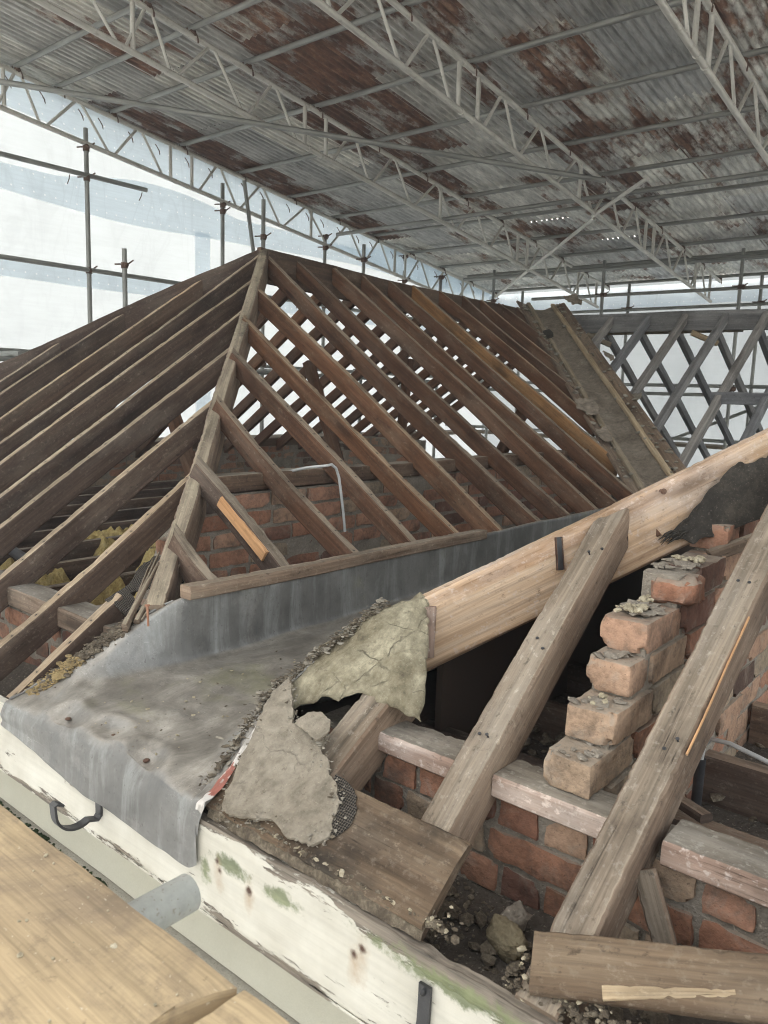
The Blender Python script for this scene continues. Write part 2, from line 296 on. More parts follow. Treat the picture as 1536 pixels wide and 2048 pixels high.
def mat_lead():
    g = G('old lead'); o = g.obj()
    a = g.noise(g.mp(o, (2.2, 2.2, 2.2)), 1, 7, .65, .5); b = g.noise(g.mp(o, (14, 14, 14)), 1, 6, .65); f = g.noise(o, 90, 4, .6)
    up = g.mask(g.up(), .55, .95)
    base = g.ramp(a, [(.3, (.105, .104, .10)), (.5, (.165, .163, .156)), (.7, (.235, .232, .22))])
    # silt lying on the flat sole
    silt = g.ramp(g.noise(g.mp(o, (7, 4.0, 6)), 1, 10, .78, .5), [(.34, (.14, .124, .104)), (.46, (.215, .194, .164)), (.54, (.285, .26, .222)), (.62, (.37, .34, .295)), (.72, (.50, .465, .41))])
    c = g.mix(g.math('MULTIPLY', up, .9), base, silt)
    # run marks on the upright faces
    run = g.noise(g.mp(o, (13, 13, 1.6)), 1, 6, .7, .4)
    side = g.math('SUBTRACT', 1.0, up)
    c = g.mix(g.math('MULTIPLY', g.math('MULTIPLY', g.mask(run, .5, .7), side), .55), c, (.40, .42, .41))
    c = g.mix(g.math('MULTIPLY', g.math('MULTIPLY', g.mask(run, .42, .3), side), .45), c, (.085, .09, .095))
    c = g.mix(.5, c, g.ramp(b, [(.3, .62), (.5, 1.0), (.72, 1.35)]), 'MULTIPLY')
    gr = g.mask(g.noise(g.mp(o, (3, 3, 3), (4, 9, 2)), 1, 5, .6), .60, .72)
    c = g.mix(g.math('MULTIPLY', gr, .4), c, (.27, .27, .13))
    wear = g.mask(g.noise(o, 5, 6, .7), .58, .7)
    c = g.mix(g.math('MULTIPLY', wear, .3), c, (.45, .43, .40))
    sc1 = g.noise(g.mp(o, (9, 60, 60), (2, 5, 1)), 1, 3, .5, .8); scm = g.math('MULTIPLY', g.mask(g.math('ABSOLUTE', g.math('SUBTRACT', sc1, .5)), .006, 0), g.mask(a, .48, .6))
    c = g.mix(g.math('MULTIPLY', scm, .45), c, (.58, .57, .54))
    sp2 = g.noise(o, 34, 7, .75); c = g.mix(g.math('MULTIPLY', g.mask(sp2, .56, .68), .4), c, (.09, .082, .072))
    c = g.mix(g.math('MULTIPLY', g.mask(f, .64, .7), .5), c, (.06, .05, .045))
    return g.bsdf(c, g.math('MULTIPLY_ADD', b, .3, .34), g.bump(g.math('ADD', b, g.math('MULTIPLY', f, .4)), .22, .003), .2, .5)
M['lead'] = mat_lead()

def mat_fascia():
    g = G('peeling white paint'); o = g.obj(); s = g.n('SeparateXYZ', {0: o}); x, z = s.outputs[0], s.outputs[2]
    gr = g.noise(g.mp(o, (2, 60, 90)), 1, 4, .6); bl = g.noise(o, 6, 6, .6); fl = g.noise(g.mp(o, (7, 20, 32)), 1, 7, .72)
    c = g.ramp(bl, [(.3, (.50, .475, .405)), (.55, (.60, .58, .51)), (.75, (.68, .665, .60))])
    c = g.mix(.3, c, g.ramp(gr, [(.3, .75), (.6, 1.06)]), 'MULTIPLY')
    bare = g.ramp(g.noise(g.mp(o, (4, 90, 130)), 1, 4, .6), [(.3, (.07, .06, .05)), (.6, (.24, .205, .165)), (.8, (.33, .29, .24))])
    # peeling grows to the two long edges
    dz = g.math('ABSOLUTE', g.math('ADD', z, 1.022))
    edge = g.math('POWER', g.math('DIVIDE', dz, .105), 4.0, clamp=True)
    right = g.mask(x, -1.0, -.35)
    th = g.math('SUBTRACT', .635, g.math('ADD', g.math('MULTIPLY', edge, .17), g.math('MULTIPLY', g.math('MULTIPLY', right, g.mask(z, -1.0, -.925)), .36)))
    pm = g.math('MULTIPLY', g.math('SUBTRACT', fl, th), 30.0, clamp=True)
    c = g.mix(pm, c, bare)
    def spot(cx, cz, rx, rz, lo=.55, hi=1.1, wob=.5):
        dx = g.math('DIVIDE', g.math('SUBTRACT', x, cx), rx); dq = g.math('DIVIDE', g.math('SUBTRACT', z, cz), rz)
        d = g.math('SQRT', g.math('ADD', g.math('MULTIPLY', dx, dx), g.math('MULTIPLY', dq, dq)))
        d = g.math('ADD', d, g.math('MULTIPLY', g.math('SUBTRACT', g.noise(o, 26, 8, .75), .5), wob*6))
        return g.mask(d, hi, lo)
    for cx, cz, rx, rz in ((-1.185, -.985, .065, .022), (-1.03, -.985, .06, .02), (-.62, -.955, .2, .02), (-1.27, -1.03, .02, .03)):
        c = g.mix(g.math('MULTIPLY', spot(cx, cz, rx, rz), .85), c, g.ramp(fl, [(.35, (.07, .095, .035)), (.65, (.22, .25, .13))]))
    for cx, cz, rr in ((-1.232, -.992, .010), (-1.222, -1.010, .010), (-1.128, -1.012, .012), (-.842, -1.006, .012), (-.822, -.985, .013)):
        c = g.mix(g.math('MULTIPLY', spot(cx, cz-.018, rr*1.0, rr*3.0, -.2, 1.5, .6), .5), c, (.36, .235, .13))
        c = g.mix(spot(cx, cz, rr*.75, rr*.85, .3, 1.2, .35), c, (.075, .038, .026))
    h = g.math('SUBTRACT', g.math('MULTIPLY', gr, .3), g.math('MULTIPLY', pm, .8))
    return g.bsdf(c, .6, g.bump(h, .6, .003), spec=.3)
M['fascia'] = mat_fascia()

# ------------------------------------------------------------------ mesh builder
def P3(x, y, z): return Vector((x, y, z))
V3_ = P3
def nz(v, s, o=0.0): return noise.noise(Vector((v[0]*s+o, v[1]*s+o*1.7, v[2]*s-o)))
class MB:
    def __init__(s): s.v = []; s.f = []; s.mi = []; s.uv = []; s.col = []
    def face(s, idx, uv=None, mi=0, col=None):
        s.f.append(idx); s.mi.append(mi); s.uv.append(uv or [(0, 0)]*len(idx)); s.col.append(col)
    def build(s, name, mats, parent=None, smooth=True, ang=38):
        me = bpy.data.meshes.new(name); me.from_pydata([tuple(v) for v in s.v], [], s.f)
        for m in (mats if isinstance(mats, (list, tuple)) else [mats]): me.materials.append(M[m] if isinstance(m, str) else m)
        ul = me.uv_layers.new(name='UVMap'); k = 0; flat = []
        for u in s.uv:
            for q in u: flat += [q[0], q[1]]
        ul.data.foreach_set('uv', flat)
        me.polygons.foreach_set('material_index', s.mi)
        if any(c is not None for c in s.col):
            ca = me.color_attributes.new('tone', 'FLOAT_COLOR', 'CORNER'); cf = []
            for f, c in zip(s.f, s.col):
                for _ in f: cf += [*(c or (0, 0, 0)), 1]
            ca.data.foreach_set('color', cf)
        if smooth:
            me.polygons.foreach_set('use_smooth', [True]*len(s.f)); me.set_sharp_from_angle(angle=R(ang))
        me.update(); o = bpy.data.objects.new(name, me); C.objects.link(o)
        if parent: o.parent = parent; o.location = -parent.location   # meshes are modelled in place
        return o

def tag(o, label=None, cat=None, group=None, kind=None):
    if label: o['label'] = label
    if cat: o['category'] = cat
    if group: o['group'] = group
    if kind: o['kind'] = kind
    return o
def empty(name, label, cat, group=None, loc=(0, 0, 0)):
    o = bpy.data.objects.new(name, None); C.objects.link(o); o.location = loc; o.empty_display_size = .1
    return tag(o, label, cat, group)
ORD = ['first', 'second', 'third', 'fourth', 'fifth', 'sixth', 'seventh', 'eighth', 'ninth', 'tenth', 'eleventh', 'twelfth',
       'thirteenth', 'fourteenth', 'fifteenth', 'sixteenth', 'seventeenth', 'eighteenth', 'nineteenth', 'twentieth']

SEED = [0]
def add_beam(mb, a, b, w, d, nrm=(0, 0, 1), seg=.08, cutA=None, cutB=None, wob=.003, chip=.003, ch=.004, mi=(0, 1), bow=0.0, taper=1.0):
    """a square-edged timber; a-b is the centre line of its top face, d its depth below"""
    SEED[0] += 1; sd_ = SEED[0]*3.7
    a = Vector(a); b = Vector(b); t = b-a; L = t.length; t.normalize()
    n = Vector(nrm); n = (n-t*n.dot(t)).normalized(); l = t.cross(n).normalized()
    hw = w/2
    prof = [(-hw, -ch*1.2), (-hw+ch, 0), (-hw*.35, 0), (hw*.35, 0), (hw-ch, 0), (hw, -ch*1.2), (hw, -d*.33), (hw, -d*.67), (hw, -d+ch), (hw-ch, -d), (-hw+ch, -d), (-hw, -d+ch), (-hw, -d*.67), (-hw, -d*.33)]
    topf = {1, 2, 3}
    corner = {0, 1, 4, 5}
    K = len(prof); per = [0]
    for i in range(K):
        p, q = prof[i], prof[(i+1) % K]; per.append(per[-1]+math.hypot(p[0]-q[0], p[1]-q[1]))
    N = max(2, int(L/seg)); base = len(mb.v); du = sd_ % 7
    for j in range(N+1):
        s = L*j/N
        cw = a+t*s
        off = l*(noise.noise(Vector((s*1.1, sd_, 0)))*wob) + n*(noise.noise(Vector((s*1.1, sd_, 9)))*wob + bow*math.sin(math.pi*j/N))
        tp = 1+(taper-1)*j/N
        for k, (x, y) in enumerate(prof):
            q = cw+off+l*x*tp+n*y*tp
            if k in corner and chip:
                c = .55*noise.noise(Vector((s*5, sd_+k//2, 3)))+.9*max(0, noise.noise(Vector((s*38, sd_+k//2, 5)))-.18)+.5*noise.noise(Vector((s*90, sd_+k//2, 8)))
                q -= (l*(1 if x > 0 else -1)*.7+n*.7)*max(0, c)*chip*1.6
            q += n*noise.noise(Vector((s*6, x*40, y*40+sd_)))*.0012 + l*noise.noise(Vector((s*6, x*40+9, y*40+sd_)))*.0012
            cut = cutA if j == 0 else cutB if j == N else None
            if cut is not None:
                cn = Vector(cut); p0 = a if j == 0 else b; den = t.dot(cn)
                if abs(den) > .05: q = q+t*((p0-q).dot(cn)/den)
            mb.v.append(q)
    for j in range(N):
        s0, s1 = L*j/N+du, L*(j+1)/N+du
        for k in range(K):
            k2 = (k+1) % K; v0, v1 = per[k], per[k+1]
            mb.face([base+j*K+k, base+j*K+k2, base+(j+1)*K+k2, base+(j+1)*K+k], [(s0, v0), (s0, v1), (s1, v1), (s1, v0)], mi[0] if k in topf else mi[1])
    ev = [(p[0]*.6+du, p[1]*.6) for p in prof]
    mb.face([base+k for k in range(K)][::-1], ev[::-1], mi[1]); mb.face([base+N*K+k for k in range(K)], ev, mi[1])
def beam(name, a, b, w, d, nrm, mats, label=None, cat=None, group=None, parent=None, **kw):
    mb = MB(); add_beam(mb, a, b, w, d, nrm, **kw)
    o = mb.build(name, mats, parent)
    return tag(o, label, cat, group)

def add_tube(mb, pts, r, nseg=10, cap=True, mi=0, closed=False):
    pts = [Vector(p) for p in pts]; n = len(pts); base = len(mb.v); ref = None; s = 0
    for j, p in enumerate(pts):
        t = (pts[min(j+1, n-1)]-pts[max(j-1, 0)]).normalized()
        if ref is None: ref = Vector((0, 0, 1)) if abs(t.z) < .9 else Vector((1, 0, 0))
        x = (ref-t*ref.dot(t)).normalized(); y = t.cross(x); ref = x
        rr = r[j] if isinstance(r, (list, tuple)) else r
        for k in range(nseg):
            a = 2*math.pi*k/nseg; mb.v.append(p+x*math.cos(a)*rr+y*math.sin(a)*rr)
    for j in range(n-1):
        l = (pts[j+1]-pts[j]).length; rr = r[j] if isinstance(r, (list, tuple)) else r
        for k in range(nseg):
            k2 = (k+1) % nseg; c = 2*math.pi*rr/nseg
            mb.face([base+j*nseg+k, base+j*nseg+k2, base+(j+1)*nseg+k2, base+(j+1)*nseg+k], [(s, k*c), (s, k*c+c), (s+l, k*c+c), (s+l, k*c)], mi)
        s += l
    if cap:
        mb.face([base+k for k in range(nseg)][::-1], None, mi); mb.face([base+(n-1)*nseg+k for k in range(nseg)], None, mi)
def tube(name, pts, r, mat, label=None, cat=None, group=None, parent=None, nseg=10):
    mb = MB(); add_tube(mb, pts, r, nseg); o = mb.build(name, mat, parent); return tag(o, label, cat, group)
def add_pipe_end(mb, a, b, ro=.0242, ri=.0205, nseg=20):
    """open-ended scaffold tube from a to b, hollow at b"""
    a = Vector(a); b = Vector(b); t = (b-a).normalized(); x = Vector((0, 0, 1)); x = (x-t*x.dot(t)).normalized(); y = t.cross(x)
    rings = [(a, ro), (a.lerp(b, .5), ro), (b-t*.001, ro), (b, ro-.0008), (b, ri+.0008), (b-t*.001, ri), (b-t*.3, ri)]; base = len(mb.v); s = 0
    for p, r in rings:
        for k in range(nseg): q = 2*math.pi*k/nseg; mb.v.append(p+x*math.cos(q)*r+y*math.sin(q)*r)
    for j in range(len(rings)-1):
        l = (rings[j+1][0]-rings[j][0]).length
        for k in range(nseg):
            k2 = (k+1) % nseg; c = .0076
            mb.face([base+j*nseg+k, base+j*nseg+k2, base+(j+1)*nseg+k2, base+(j+1)*nseg+k], [(s, k*c), (s, k*c+c), (s+l, k*c+c), (s+l, k*c)])
        s += l

def add_lump(mb, c, r, sub=2, amp=.35, sc=(1, 1, 1), rot=None, mi=0, col=None, fr=1.5):
    """an irregular stone, crumb or clod"""
    import bmesh
    bm = bmesh.new(); bmesh.ops.create_icosphere(bm, subdivisions=sub, radius=1.0)
    base = len(mb.v); o = random.uniform(0, 90); c = Vector(c); rot = rot or Matrix.Rotation(random.uniform(0, 6.28), 3, 'Z') @ Matrix.Rotation(random.uniform(-.5, .5), 3, 'X')
    for v in bm.verts:
        k = 1+amp*nz(v.co, fr, o)+amp*.35*nz(v.co, fr*3, o)
        p = v.co*k; mb.v.append(c+rot @ Vector((p.x*sc[0]*r, p.y*sc[1]*r, p.z*sc[2]*r)))
    for f in bm.faces: mb.face([base+v.index for v in f.verts], None, mi, col)
    bm.free()

def add_brick(mb, o, ux, uy, uz, l, w, h, tone, rough=.003, rnd=.007, n=(6, 3, 3), mi=0, bite=1):
    """one worn brick; o is a corner"""
    base = len(mb.v); s = random.uniform(0, 80); o = Vector(o); ids = {}; cen = o+ux*l/2+uy*w/2+uz*h/2
    bites = [(o+ux*l*random.choice((0, 1, random.random()))+uy*w*random.choice((0, 0, 1))+uz*h*random.choice((0, 1)), random.uniform(.010, .026)) for _ in range(bite)]
    def vid(i, j, k):
        q = (i, j, k)
        if q not in ids:
            a, b, c = i/n[0]*l, j/n[1]*w, k/n[2]*h
            ex = [min(a, l-a) < 1e-6, min(b, w-b) < 1e-6, min(c, h-c) < 1e-6]
            if sum(ex) >= 2:
                pull = rnd*(.45+.55*abs(noise.noise(Vector((a*25+s, b*25, c*25))))*2)*(.55 if sum(ex) == 2 else .8)
                if ex[0]: a += pull if a < l/2 else -pull
                if ex[1]: b += pull if b < w/2 else -pull
                if ex[2]: c += pull if c < h/2 else -pull
            p = o+ux*a+uy*b+uz*c
            for bc, br in bites:
                q_ = (p-bc).length
                if q_ < br: p = p.lerp(cen, min(.5, (br-q_)/br*(.22+.2*nz(p, 60, s))))
            d = Vector((nz(p, 22, s), nz(p, 22, s+7), nz(p, 22, s+13)))*rough+Vector((nz(p, 70, s), nz(p, 70, s+7), nz(p, 70, s+13)))*rough*.4
            ids[q] = len(mb.v); mb.v.append(p+d)
        return ids[q]
    def quad(f):
        mb.face(f, None, mi, tone)
    for i in range(n[0]):
        for j in range(n[1]):
            quad([vid(i, j, 0), vid(i, j+1, 0), vid(i+1, j+1, 0), vid(i+1, j, 0)]); quad([vid(i, j, n[2]), vid(i+1, j, n[2]), vid(i+1, j+1, n[2]), vid(i, j+1, n[2])])
        for k in range(n[2]):
            quad([vid(i, 0, k), vid(i+1, 0, k), vid(i+1, 0, k+1), vid(i, 0, k+1)]); quad([vid(i, n[1], k), vid(i, n[1], k+1), vid(i+1, n[1], k+1), vid(i+1, n[1], k)])
    for j in range(n[1]):
        for k in range(n[2]):
            quad([vid(0, j, k), vid(0, j, k+1), vid(0, j+1, k+1), vid(0, j+1, k)]); quad([vid(n[0], j, k), vid(n[0], j+1, k), vid(n[0], j+1, k+1), vid(n[0], j, k+1)])

def add_mortar(mb, o, ux, uz, out, L, H, depth, step=.02, rough=.006, mi=1, topf=None):
    """lumpy mortar body whose face stands a little behind the brick faces"""
    nx, ny = max(2, int(L/step)), max(2, int(H/step)); base = len(mb.v); o = Vector(o)
    for j in range(ny+1):
        for i in range(nx+1):
            x = L*i/nx; hh = H if topf is None else max(.02, min(H, topf(x))); z = hh*j/ny; p = o+ux*x+uz*z
            mb.v.append(p+out*(nz(p, 14, 3)*rough+nz(p, 45, 8)*rough*.6))
    for j in range(ny):
        for i in range(nx):
            a = base+j*(nx+1)+i; mb.face([a, a+1, a+nx+2, a+nx+1], None, mi, (0, 0, 0))
    # back, top and ends
    b2 = len(mb.v)
    for i in range(nx+1):
        x = L*i/nx; hh = H if topf is None else max(.02, min(H, topf(x)))
        p = o+ux*x+uz*hh-out*depth; mb.v.append(p+uz*nz(p, 20, 2)*rough); mb.v.append(o+ux*x-out*depth)
    for i in range(nx):
        t0 = base+ny*(nx+1)+i
        mb.face([t0, t0+1, b2+2*i+2, b2+2*i], None, mi, (0, 0, 0)); mb.face([b2+2*i, b2+2*i+2, b2+2*i+3, b2+2*i+1], None, mi, (0, 0, 0))
    for e, i in ((0, 0), (1, nx)):
        mb.face([base+i, base+ny*(nx+1)+i, b2+2*i, b2+2*i+1] if e == 0 else [base+ny*(nx+1)+i, base+i, b2+2*i+1, b2+2*i], None, mi, (0, 0, 0))

def brick_tone():
    r = random.random()
    return (min(1, max(0, random.gauss(.48, .22))), r, 0)
def brick_wall(name, o, ux, out, L, rows, pitch=.075, depth=.1, label='', topf=None, mo=.004, detail=(6, 2, 3), rough=.003, header_rows=(), joint=.010, z0=0.0, lead=.0, rnd=.007, bl=.215):
    """face at o, running along ux, bricks rising row by row"""
    mb = MB(); uz = Vector((0, 0, 1)); o = Vector(o)
    for r in range(rows):
        z = r*pitch; hd = r in header_rows
        x = -random.uniform(0, .03)-(0 if r % 2 == 0 else (.056 if hd else .112))
        while x < L:
            l = .102 if hd else (bl if random.random() < .88 else .102)
            a, b = max(0, x), min(L, x+l)
            if b-a > .035 and (topf is None or topf((a+b)/2) > z+pitch*.6):
                rec = random.uniform(-.003, .004)-(random.random() < .06)*.02
                # one corner of the brick; uy points into the wall
                add_brick(mb, o+ux*a+uz*(z+joint/2+random.uniform(-.002, .002))+out*rec, ux, -out, uz, b-a-joint*random.uniform(.8, 1.3), depth*.9, pitch-joint, brick_tone(), rough, rnd, (max(2, int(detail[0]*(b-a)/.215)), detail[1], detail[2]))
            x += l
    H = rows*pitch
    add_mortar(mb, o-out*mo, ux, uz, out, L, H, depth, topf=(None if topf is None else (lambda x: topf(x))), rough=.007)
    return tag(mb.build(name, ['brick', 'mortar'], None), label, 'brick wall')

def sheet_patch(name, outline, plane, mats, label, cat, group=None, thick=.004, amp=.008, res=.02, edge=.006, ripple=0, sd_=0.0, freq=6, parent=None):
    """a torn piece of thin sheet: outline in (u,v) metres on the frame plane=(origin, u axis, v axis); fills with a grid, drapes and thickens it"""
    O, U, V = Vector(plane[0]), Vector(plane[1]), Vector(plane[2]); Nn = U.cross(V).normalized()
    import bmesh
    # ragged outline
    pts = []
    m = len(outline)
    for i in range(m):
        a, b = Vector(outline[i]), Vector(outline[(i+1) % m]); l = (b-a).length; k = max(1, int(l/.008))
        for j in range(k):
            p = a.lerp(b, j/k); nrm = Vector((b.y-a.y, a.x-b.x)).normalized()
            p = p+nrm*edge*(noise.noise(Vector((p.x*28, p.y*28, sd_)))+.6*noise.noise(Vector((p.x*90, p.y*90, sd_+4))))
            pts.append(p)
    bm = bmesh.new(); vs_ = [bm.verts.new((p.x, p.y, 0)) for p in pts]
    f = bm.faces.new(vs_); bm.normal_update()
    us = [p.x for p in pts]; vv = [p.y for p in pts]
    for ax, lo, hi in ((0, min(us), max(us)), (1, min(vv), max(vv))):
        q = lo+res
        while q < hi:
            co = (q, 0, 0) if ax == 0 else (0, q, 0); no = (1, 0, 0) if ax == 0 else (0, 1, 0)
            bmesh.ops.bisect_plane(bm, geom=bm.verts[:]+bm.edges[:]+bm.faces[:], plane_co=co, plane_no=no, dist=1e-5)
            q += res
    bmesh.ops.remove_doubles(bm, verts=bm.verts, dist=.0012)
    mb = MB()
    bm.verts.index_update()
    for v in bm.verts:
        x, y = v.co.x, v.co.y
        h = amp*(noise.noise(Vector((x*freq, y*freq, sd_)))+.4*noise.noise(Vector((x*freq*3, y*freq*3, sd_+2))))
        if callable(ripple): h += ripple(x, y)
        mb.v.append(O+U*x+V*y+Nn*h)
    fs = [[v.index for v in f.verts] for f in bm.faces]
    n0 = len(mb.v)
    mb.v += [v-Nn*thick for v in mb.v[:]]
    for q in fs:
        mb.face(q, [(bm_uv.x, bm_uv.y) for bm_uv in [Vector((bm.verts[i].co.x, bm.verts[i].co.y)) for i in q]] if hasattr(bm.verts, 'ensure_lookup_table') and (bm.verts.ensure_lookup_table() is None) else None, 0)
        mb.face([i+n0 for i in q][::-1], None, 0)
    for e in bm.edges:
        if len(e.link_faces) == 1:
            a, b = e.verts[0].index, e.verts[1].index; mb.face([a, b, b+n0, a+n0], None, 0)
    bm.free()
    o = mb.build(name, mats, parent)
    if label: tag(o, label, cat, group)
    return o

# ================================================================== SETTING
mb = MB(); s = 60
mb.v = [P3(-s, -s, -7), P3(s, -s, -7), P3(s, s, -7), P3(-s, s, -7)]; mb.face([0, 1, 2, 3]); g_ = mb.build('ground', 'ground'); g_['kind'] = 'structure'
# dusty attic floor between the joists
mb = MB(); nx, ny = 90, 90; x0, x1, y0, y1 = -7.2, 1.6, 1.012, 10.2
for j in range(ny+1):
    for i in range(nx+1):
        p = P3(x0+(x1-x0)*i/nx, y0+(y1-y0)*j/ny, 0); mb.v.append(P3(p.x, p.y, -1.03+.025*nz(p, 2.5)+.012*nz(p, 9)))
for j in range(ny):
    for i in range(nx):
        a = j*(nx+1)+i; mb.face([a, a+1, a+nx+2, a+nx+1])
fl = mb.build('attic_floor', 'floor'); fl['kind'] = 'structure'
# body of the house below
def box(mb, a, b, mi=0):
    x0, y0, z0 = a; x1, y1, z1 = b; k = len(mb.v)
    mb.v += [P3(x0, y0, z0), P3(x1, y0, z0), P3(x1, y1, z0), P3(x0, y1, z0), P3(x0, y0, z1), P3(x1, y0, z1), P3(x1, y1, z1), P3(x0, y1, z1)]
    for f in ((3, 2, 1, 0), (4, 5, 6, 7), (0, 1, 5, 4), (1, 2, 6, 5), (2, 3, 7, 6), (3, 0, 4, 7)): mb.face([k+i for i in f], None, mi)
house = empty('house', 'cream rendered house under the stripped hipped roofs', 'house', loc=(-3, 5, -7))
def hchild(mb, name, mat):
    return mb.build(name, mat, house)
mb = MB(); box(mb, (-7.0, 1.20, -6.99), (1.6, 10.2, -1.12)); hchild(mb, 'wall', 'wall_out')
# frieze under the fascia: stucco face, joint line, weathered ledge
mb = MB(); nx = 140; prof = [(1.045, -1.10), (1.035, -1.18), (1.035, -1.245), (1.028, -1.275), (1.020, -1.283), (1.033, -1.287), (1.033, -1.291)]
def strip(mb, prof, xa, xb, nx, mi=0, rough=.0015):
    base = len(mb.v)
    for i in range(nx+1):
        x = xa+(xb-xa)*i/nx
        for (y, z) in prof: p = P3(x, y, z); mb.v.append(P3(x, y+nz(p, 9)*rough, z+nz(p, 7, 4)*rough))
    K = len(prof)
    for i in range(nx):
        for k in range(K-1): a = base+i*K+k; mb.face([a, a+1, a+K+1, a+K], None, mi)
strip(mb, prof, -7.0, 1.6, nx); hchild(mb, 'frieze', 'render')
mb = MB(); strip(mb, [(1.033, -1.290), (.965, -1.296), (.90, -1.312), (.86, -1.325), (.855, -1.36), (.90, -1.40), (1.10, -1.43), (1.2, -1.44)], -7.0, 1.6, nx, rough=.003)
hchild(mb, 'cornice_ledge', 'render_dirty')
mb = MB(); random.seed(5)
x = -3.4
while x < -1.72:
    for _ in range(5):
        c = P3(x+random.uniform(-.03, .03), 1.0-.012+random.uniform(-.022, .022)-.02*max(0, nz(P3(x, 0, 0), 6)), -1.291)
        if noise.noise(Vector((x*7, 0, 3))) > -.45: add_lump(mb, c, random.uniform(.003, .009), 1, .6, (1, 1, .7))
    x += .008
hchild(mb, 'moss', 'moss')

# ================================================================== TEMPORARY TIN ROOF
def zroof(y, h): return h-TG*y
YS = Vector((0, 1, -TG)).normalized(); NR = Vector((0, TG, 1)).normalized()
roof = empty('tin_roof', 'sloping temporary roof of corrugated, partly rusted tin sheets over the whole site', 'roof', loc=(-3, 6, 3))
SW, SL = .64, 2.5
mb = MB(); K = 9*8; ny = 6
for j in range(ny+1):
    for i in range(K+1):
        x = -.02+(SW+.05)*i/K; y = SL*j/ny
        mb.v.append(P3(x, y, .0125*math.cos(2*math.pi*x/.0762)+.002*noise.noise(Vector((x*3, y*2, 1)))))
for j in range(ny):
    for i in range(K):
        a = j*(K+1)+i; mb.face([a, a+1, a+K+2, a+K+1])
random.seed(21)
RUST = [(-4.96, 5.36), (-4.94, 4.85), (-3.78, 5.38), (-3.79, 5.0), (-4.0, 5.1), (-3.9, 6.45), (-3.55, 6.34), (-5.68, 7.33), (-7.72, 6.61), (-7.87, 7.5), (-6.18, 8.09), (-4.34, 8.19), (-4.75, 9.01), (-5.63, 9.88), (-5.54, 10.61), (-2.82, 7.7), (-1.91, 6.44), (-5.18, 6.26), (-3.91, 10.27), (-5.32, 4.34), (-1.3, 5.0), (-6.6, 4.0)]
first = None
for ci in range(16):
    xa = -8.16+ci*SW; ya = (5.66 if ci % 2 else 7.1)-2*2.42 - (2.42 if ci % 2 == 0 else 0)
    row = 0
    while ya < 12.6:
        ln = min(SL, 12.66-ya)
        if first is None: so_ = mb.build('sheet', 'tin', roof, ang=60); first = so_
        else: so_ = first.copy(); C.objects.link(so_)
        rx = -math.atan(TG)+random.uniform(-.003, .003)
        so_.matrix_local = Matrix.Translation(Vector((xa, ya, zroof(ya, 3.485+.004*(ci % 2)+.006*(row % 2)))) - roof.location) @ Matrix.Rotation(rx, 4, 'X') @ Matrix.Rotation(random.uniform(-.004, .004), 4, 'Z') @ Matrix.Diagonal((1, ln/SL, 1, 1))
        rust = random.choice([0, .1, .2, .3, .38, .46])
        for (qx, qy) in RUST:
            if xa-.02 <= qx < xa+SW and ya-.1 <= qy < ya+ln: rust = random.uniform(.55, .82)
        so_.color = (rust, random.random(), 0, 1)
        ya += 2.42; row += 1
# the eaves edge of the tin shows a thin dark line of a fixing tube: purlins
PUR = [2.1, 2.95, 3.85, 4.27, 4.86, 5.74, 6.60, 7.46, 8.30, 9.14, 10.03, 10.86, 11.7, 12.5]
def pipe(name, a, b, label, cat='scaffold tube', group='scaffold tubes', mat='tube', r=.0242, root=True):
    return tube(name, [a, Vector(a).lerp(Vector(b), .35), Vector(a).lerp(Vector(b), .7), b], r, mat, label, cat, group, nseg=14)
for i, y in enumerate(PUR):
    j = len(PUR)-1-i
    pipe('roof_tube', (-7.97, y, zroof(y, 3.435)), (2.2, y+.01, zroof(y, 3.435)), 'galvanised cross tube under the tin sheets, %s from the roof\'s far edge' % ORD[j], 'scaffold tube', 'cross tubes under the tin roof')
